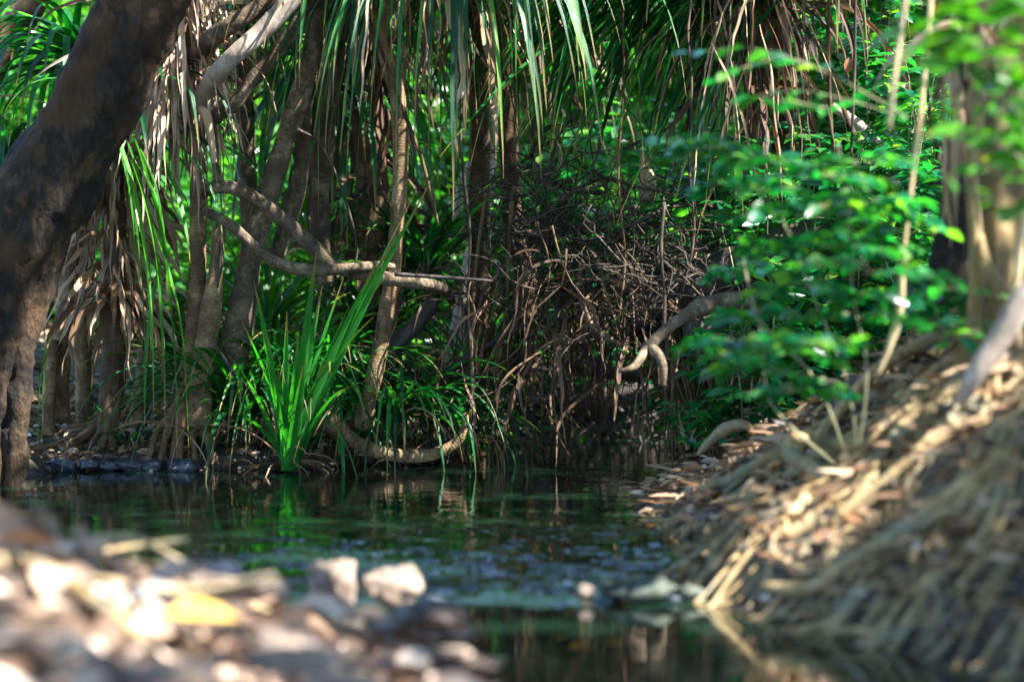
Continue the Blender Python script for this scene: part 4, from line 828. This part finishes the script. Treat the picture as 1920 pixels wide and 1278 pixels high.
# --- ground litter
def scatter(name, label, xr, yr, n, size, m='litter', dmin=.0, dmax=9, tilt=.5, asp=.5, detail=1, lift=.012, longfrac=0.):
    x = xr[0] + (xr[1] - xr[0]) * rng.random(n); y = yr[0] + (yr[1] - yr[0]) * rng.random(n)
    d = sdist(np.stack([x, y], -1)); k = (d > dmin) & (d < dmax) & ~((x > -.9) & (x < 2.) & (y > 13.4) & (y < 24)); x, y = x[k], y[k]; n = len(x)
    p = np.stack([x, y, ground(x, y) + lift * rng.random(n) + .004], -1); e = .02
    gx = (ground(x + e, y) - ground(x - e, y)) / (2 * e); gy = (ground(x, y + e) - ground(x, y - e)) / (2 * e)
    nm = nrm(np.stack([-gx, -gy, np.ones(n)], -1)) + tilt * rng.normal(size=(n, 3)) * [1, 1, .2]
    L = size * (.5 + .9 * rng.random(n)); mb = MB()
    leaves(mb, p, rand_dirs(n, -.2, .2), nm, L, L * asp * (.6 + .8 * rng.random(n)), detail, curl=.5)
    tag(mb.build(name, M[m]), label, 'leaf litter', 'leaf litter', 'stuff')
scatter('leaf_litter', 'brown and tan leaf litter over the root-covered right bank', (.4, 2.6), (6, 11.5), 3400, .075, tilt=.9, lift=.03, asp=.42, detail=2)
scatter('leaf_litter', 'straw-coloured shredded litter matted between the roots of the right bank', (.4, 2.6), (6, 11.5), 3800, .11, m='dead', tilt=1.2, lift=.04, asp=.16, detail=2)
scatter('leaf_litter', 'leaf litter around prop roots on the left bank', (-3.2, 1.2), (11.9, 14), 7000, .07)
scatter('leaf_litter', 'sun-bleached leaves strewn over the near bank', (-2.2, .1), (3.4, 7.2), 2600, .085, m='litter_pale', tilt=.9, lift=.03, detail=2)
scatter('leaf_litter', 'forest floor litter beyond the creek', (-6, 6), (13.5, 22), 9000, .12, detail=0)
mb = MB(); n = 110; x = -3 + 3.2 * rng.random(n); y = 12.15 + 1.2 * rng.random(n)
straps(mb, np.stack([x, y, ground(x, y) + .02 + .04 * rng.random(n)], -1), rand_dirs(n, .0, .35), .25 + .5 * rng.random(n), .022, .9, 12, .08, 3, .4, .3)
tag(mb.build('fallen_strap_leaves', M['dead'], None), 'fallen dead strap leaves lying along the left bank', 'dead leaves', kind='stuff')
for lab, q, d, L, w_, dr in (('folded dead strap leaf bent over the foot of the ringed screw pine', (215, 805, 11.95), (.9, 0, .35), .62, .035, 2.6), ('dead strap leaf arching from the ringed screw pine down to the water', (365, 798, 11.9), (1, 0, .1), .5, .03, 1.4), ('curled dead strap leaf standing hooked before the prop roots', (345, 800, 11.9), (.1, 0, 1.), .42, .03, 6.5)):
    mb = MB(); straps(mb, [P(*q)], [d], L, w_, dr, 16, .02, .8, .5); tag(mb.build('fallen_leaf', M['dead'], None, P(*q)), lab, 'dead leaf')

# --- rocks
def rock(label, px, py, Y, w_, h_, m, seed, name='rock', group='stones at the creek', depth=None, rz=0.):
    c = P(px, py, Y) - [0, 0, .02 * (Y < 6)]; s = np.array([wpx(w_, Y), depth or wpx(w_, Y) * .8, wpx(h_, Y)]); mb = MB(); rock_mb(mb, c, s, seed, rz=rz)
    tag(mb.build(name, M[m], None, c), label, 'rock', group)
rock('pale upright stone at the end of the near bank, beside the ripples', 628, 1098, 7.2, 105, 120, 'rock', 3)
rock('pale wedge-shaped stone right of the upright one', 738, 1100, 7.25, 110, 84, 'rock', 9)
rock('flat greenish stone half sunk in the middle of the creek', 1190, 1105, 7.62, 150, 50, 'rock_green', 5)
rock('small round stone beside the ripples', 1096, 1106, 7.6, 40, 34, 'rock', 8)
rock('low stone touching the foot of the root bank', 1290, 1108, 7.62, 70, 34, 'rock_green', 14)
rock('long blue-grey stone on the near bank', 215, 1095, 5.6, 230, 76, 'rock_blue', 6)
rock('greenish stone at the water behind the near bank', 400, 1082, 6.7, 100, 62, 'rock_blue', 7)
rock('rounded brown stone near the blue-grey one', 395, 1100, 6.2, 120, 50, 'rock', 17)
rock('small stone just left of the pale upright stone', 510, 1105, 6.9, 80, 50, 'rock', 18)
rock('dark wet stone at the tip of the near bank', 800, 1170, 6.4, 190, 84, 'rock_brown', 10)
rock('dark wet stone lowest in the near water', 870, 1235, 5.8, 180, 80, 'rock_brown', 11)
rock('reddish flat stone on the dark wet ones', 850, 1205, 5.7, 70, 22, 'rock', 12)
rock('pink stone in the water beside the near bank tip', 690, 1150, 6., 90, 34, 'rock', 22)
rock('bleached stone on the near bank below the yellow leaf', 560, 1220, 4.9, 200, 60, 'rock', 13)
rock('bleached stone at the lower left corner', 60, 1200, 4.6, 200, 60, 'rock', 15)
rock('bleached stone in the bottom middle of the near bank', 330, 1240, 4.5, 190, 50, 'rock', 16)
rock('bleached flat stone at the right of the near bank', 640, 1270, 4.7, 180, 60, 'rock', 23)
for k in range(7):
    rock('small dark wet stone in the row along the left waterline', 75 + 44 * k + 10 * rng.normal(), 876 + 3 * rng.normal(), 12.0, 34 + 40 * rng.random(), 16 + 18 * rng.random(), 'rock_dark', 30 + k, group='dark stones along the left waterline')
for k, (px, w_) in enumerate(((815, 50), (1255, 44))):
    rock('little dark stone of the sill between upper and lower pool', px, 1124, 7.58, w_, 18, 'rock_dark', 50 + k, group='dark stones of the sill')
trunk_obj('driftwood_log', 'bleached log lying at the left end of the near bank', 'log', [(-60, 1030, 5.6), (40, 1060, 5.5), (120, 1090, 5.4), (200, 1150, 5.2), (260, 1190, 5.1)], [44, 46, 42, 36, 26], M['root'], 5.5, 16, .15)
trunk_obj('sunlit_root', 'sunlit curled root tip on the bank beside the back channel', 'root', [(1310, 850, 10.4), (1338, 822, 10.3), (1362, 804, 10.2), (1392, 796, 10.1), (1418, 812, 10.1)], [8, 15, 22, 20, 6], M['root'], 10.1, 14, .4, .012, flute=.15)
mb = MB(); c = P(372, 1150, 5.0); leaves(mb, [c + [-.07, 0, .0]], [(1, .1, .05)], [(0, -.45, 1)], .15, .075, 2, curl=.3); tag(mb.build('yellow_leaf', M['yellow'], None, c), 'big golden-yellow fallen leaf on the near bank', 'leaf')
scatter('leaf_litter', 'large curled dead leaves heaped over the stones of the near bank', (-2.0, 0.), (3.6, 7.1), 420, .13, m='litter_pale', tilt=1.1, lift=.09, detail=2)
mb = MB()
for k in range(46):
    x, y = -2 + 2 * rng.random(), 4 + 3 * rng.random()
    if float(sdist(np.array([x, y]))) < .03: continue
    a = np.array([x, y, float(ground(x, y)) + .03]); d = rand_dirs(1, -.08, .12)[0]; l = .15 + .3 * rng.random()
    tube(mb, [a, a + d * l * .5 + .02 * rng.normal(size=3), a + d * l], [.012, .010, .004], 6, .04, .2, .01)
tag(mb.build('fallen_twigs', M['vine'], None), 'short broken sticks scattered over the near bank', 'twigs', kind='stuff')
# gravel
mb = MB(); g = np.random.default_rng(4)
for k in range(260):
    x, y = -2.1 + 2.2 * g.random(), 3.6 + 3.4 * g.random()
    if float(sdist(np.array([x, y]))) < .02: continue
    s = .012 + .022 * g.random() ** 2
    bm = bmesh.new(); bmesh.ops.create_icosphere(bm, subdivisions=2, radius=1); v = np.array([q.co for q in bm.verts]); f = np.array([[a.index for a in q.verts] for q in bm.faces]); bm.free()
    v = v * (1 + .15 * vnoise(v * 1.3 + k))[:, None] * [s * 1.3, s, s * .6] + [x, y, float(ground(x, y)) + s * .2]; mb.add(v, None, f, None, g.random())
tag(mb.build('gravel', M['rock']), 'pale pebbles mixed with leaves on the near bank', 'gravel', kind='stuff')
# floating / sunken leaves
mb = MB(); n = 34; x = .05 + 1.0 * rng.random(n); y = 5.7 + 1.8 * rng.random(n); leaves(mb, np.stack([x, y, np.full(n, -.075)], -1), rand_dirs(n, -.03, .03), np.repeat([[0, 0, 1.]], n, 0), .1, .05, 1, r=.9 + .05 * rng.random(n))
tag(mb.build('sunken_leaves', M['yellow'], None), 'orange-brown leaves lying under the surface of the lower pool', 'leaves', kind='stuff')

# --- background forest
GT = 'trees beyond the creek'
def bg_bush(base, h, w_, n, size):
    t = thing('background_bush', 'x', 'bush', base, 'bushes beyond the creek'); lf = MB(); st = MB()
    c = rand_dirs(38, -.9, 1) * (rng.random(38) ** .4)[:, None] * [w_, w_, h * .5] + [0, 0, h * .5]; k = rng.integers(0, 38, n)
    p = c[k] + rng.normal(size=(n, 3)) * [.17, .17, .13]
    leaves(lf, p + base, rand_dirs(n, -.6, .3), rand_dirs(n, .2, 1), size * (.6 + .7 * rng.random(n)), size * .5, 0)
    for i in range(14): tube(st, [np.asarray(base), np.asarray(base) + c[i] * .5 + .08 * rng.normal(size=3), base + c[i]], [.02, .012, .005], 5, .15)
    st.build('stems', M['brown'], t); lf.build('leaves', M['ovate_bg'], t); return t
def copy_tree(o, parent=None):
    c = o.copy(); COL.objects.link(c)
    if parent is not None: c.parent = parent
    for ch in [x for x in bpy.data.objects if x.parent == o]: copy_tree(ch, c)
    return c
protos = [bg_bush((0., 0., 0.), 2.0, 1.0, 3600, .11), bg_bush((0., 0., 0.), 2.8, .9, 4200, .10), bg_bush((0., 0., 0.), 1.5, 1.1, 3000, .13)]
spots = []
for k in range(12): spots.append((-4.2 + 8.6 * (k + .5) / 12 + .2 * rng.normal(), 15.8 + .9 * rng.random(), .75 + .3 * rng.random()))
for k in range(11): spots.append((-5.4 + 10.8 * (k + .5) / 11 + .3 * rng.normal(), 18.2 + 1.5 * rng.random(), 1.1 + .4 * rng.random()))
for k in range(9): spots.append((-7 + 14 * (k + .5) / 9 + .4 * rng.normal(), 22 + 2 * rng.random(), 1.7 + .5 * rng.random()))
desc = ['bush in the first row beyond the creek', 'mid-height bush in the second row beyond the creek', 'tall pale bush farthest back in the forest']
for i, (x, y, s) in enumerate(spots):
    row = 0 if i < 12 else (1 if i < 23 else 2)
    o = protos[i] if i < 3 else copy_tree(protos[i % 3])
    o.location = (x, y, float(ground(x, y)) - .05); o.scale = (s, s, s * (1.15 if row else .95)); o.rotation_euler = (0, 0, 6.28 * rng.random()); o['label'] = desc[row]
def bg_tree(base, h, cr, n, lab, m='ring_grey'):
    t = thing('background_tree', lab, 'tree', base, GT); st = MB(); lf = MB(); b = np.asarray(base, float); top = b + [.5 * rng.normal(), .3 * rng.normal(), h]
    tube(st, [b - [0, 0, .1], (b + top) / 2 + .15 * rng.normal(size=3), top], [.13, .1, .05], 12, .1, .1)
    cl = []
    for i in range(11):
        s_ = b + (top - b) * (.5 + .45 * rng.random()); e = s_ + rand_dirs(1, .0, .7)[0] * cr * (.6 + .5 * rng.random()); tube(st, [s_, (s_ + e) / 2 + .1 * rng.normal(size=3), e], [.035, .022, .008], 6, .12); cl += [e, (s_ + e) / 2 + .2 * rng.normal(size=3)]
    cl = np.array(cl); k = rng.integers(0, len(cl), n); leaves(lf, cl[k] + rng.normal(size=(n, 3)) * [.42, .42, .26], rand_dirs(n, -.6, .3), rand_dirs(n, .2, 1), .12 + .08 * rng.random(n), .075, 0)
    st.build('trunk', M[m], t); lf.build('crown', M['ovate_bg'], t)
for k, (x, y, h, lab) in enumerate([(-4.4, 19, 5, 'slender tree with open crown seen past the leaning tree'), (-2.6, 21, 6, 'slender tree in the gap left of centre'), (-.9, 19.5, 5.5, 'background tree behind the slim blotchy trunk'), (.8, 21.5, 6, 'background tree behind the green leaf curtain'),
                                    (2.5, 19.5, 5.6, 'background tree behind the rust-brown skirt'), (4.2, 18, 5.4, 'background tree behind the leafy shrubs'), (-6.5, 24, 7, 'tall background tree far beyond the leaning tree'), (6, 23, 7, 'tall background tree far beyond the fig tree')]):
    bg_tree((x, y, float(ground(x, y))), h, 1.7, 5200, lab, ('ring_grey', 'pale')[k % 2])
print('verts', sum(len(m.vertices) for m in bpy.data.meshes))
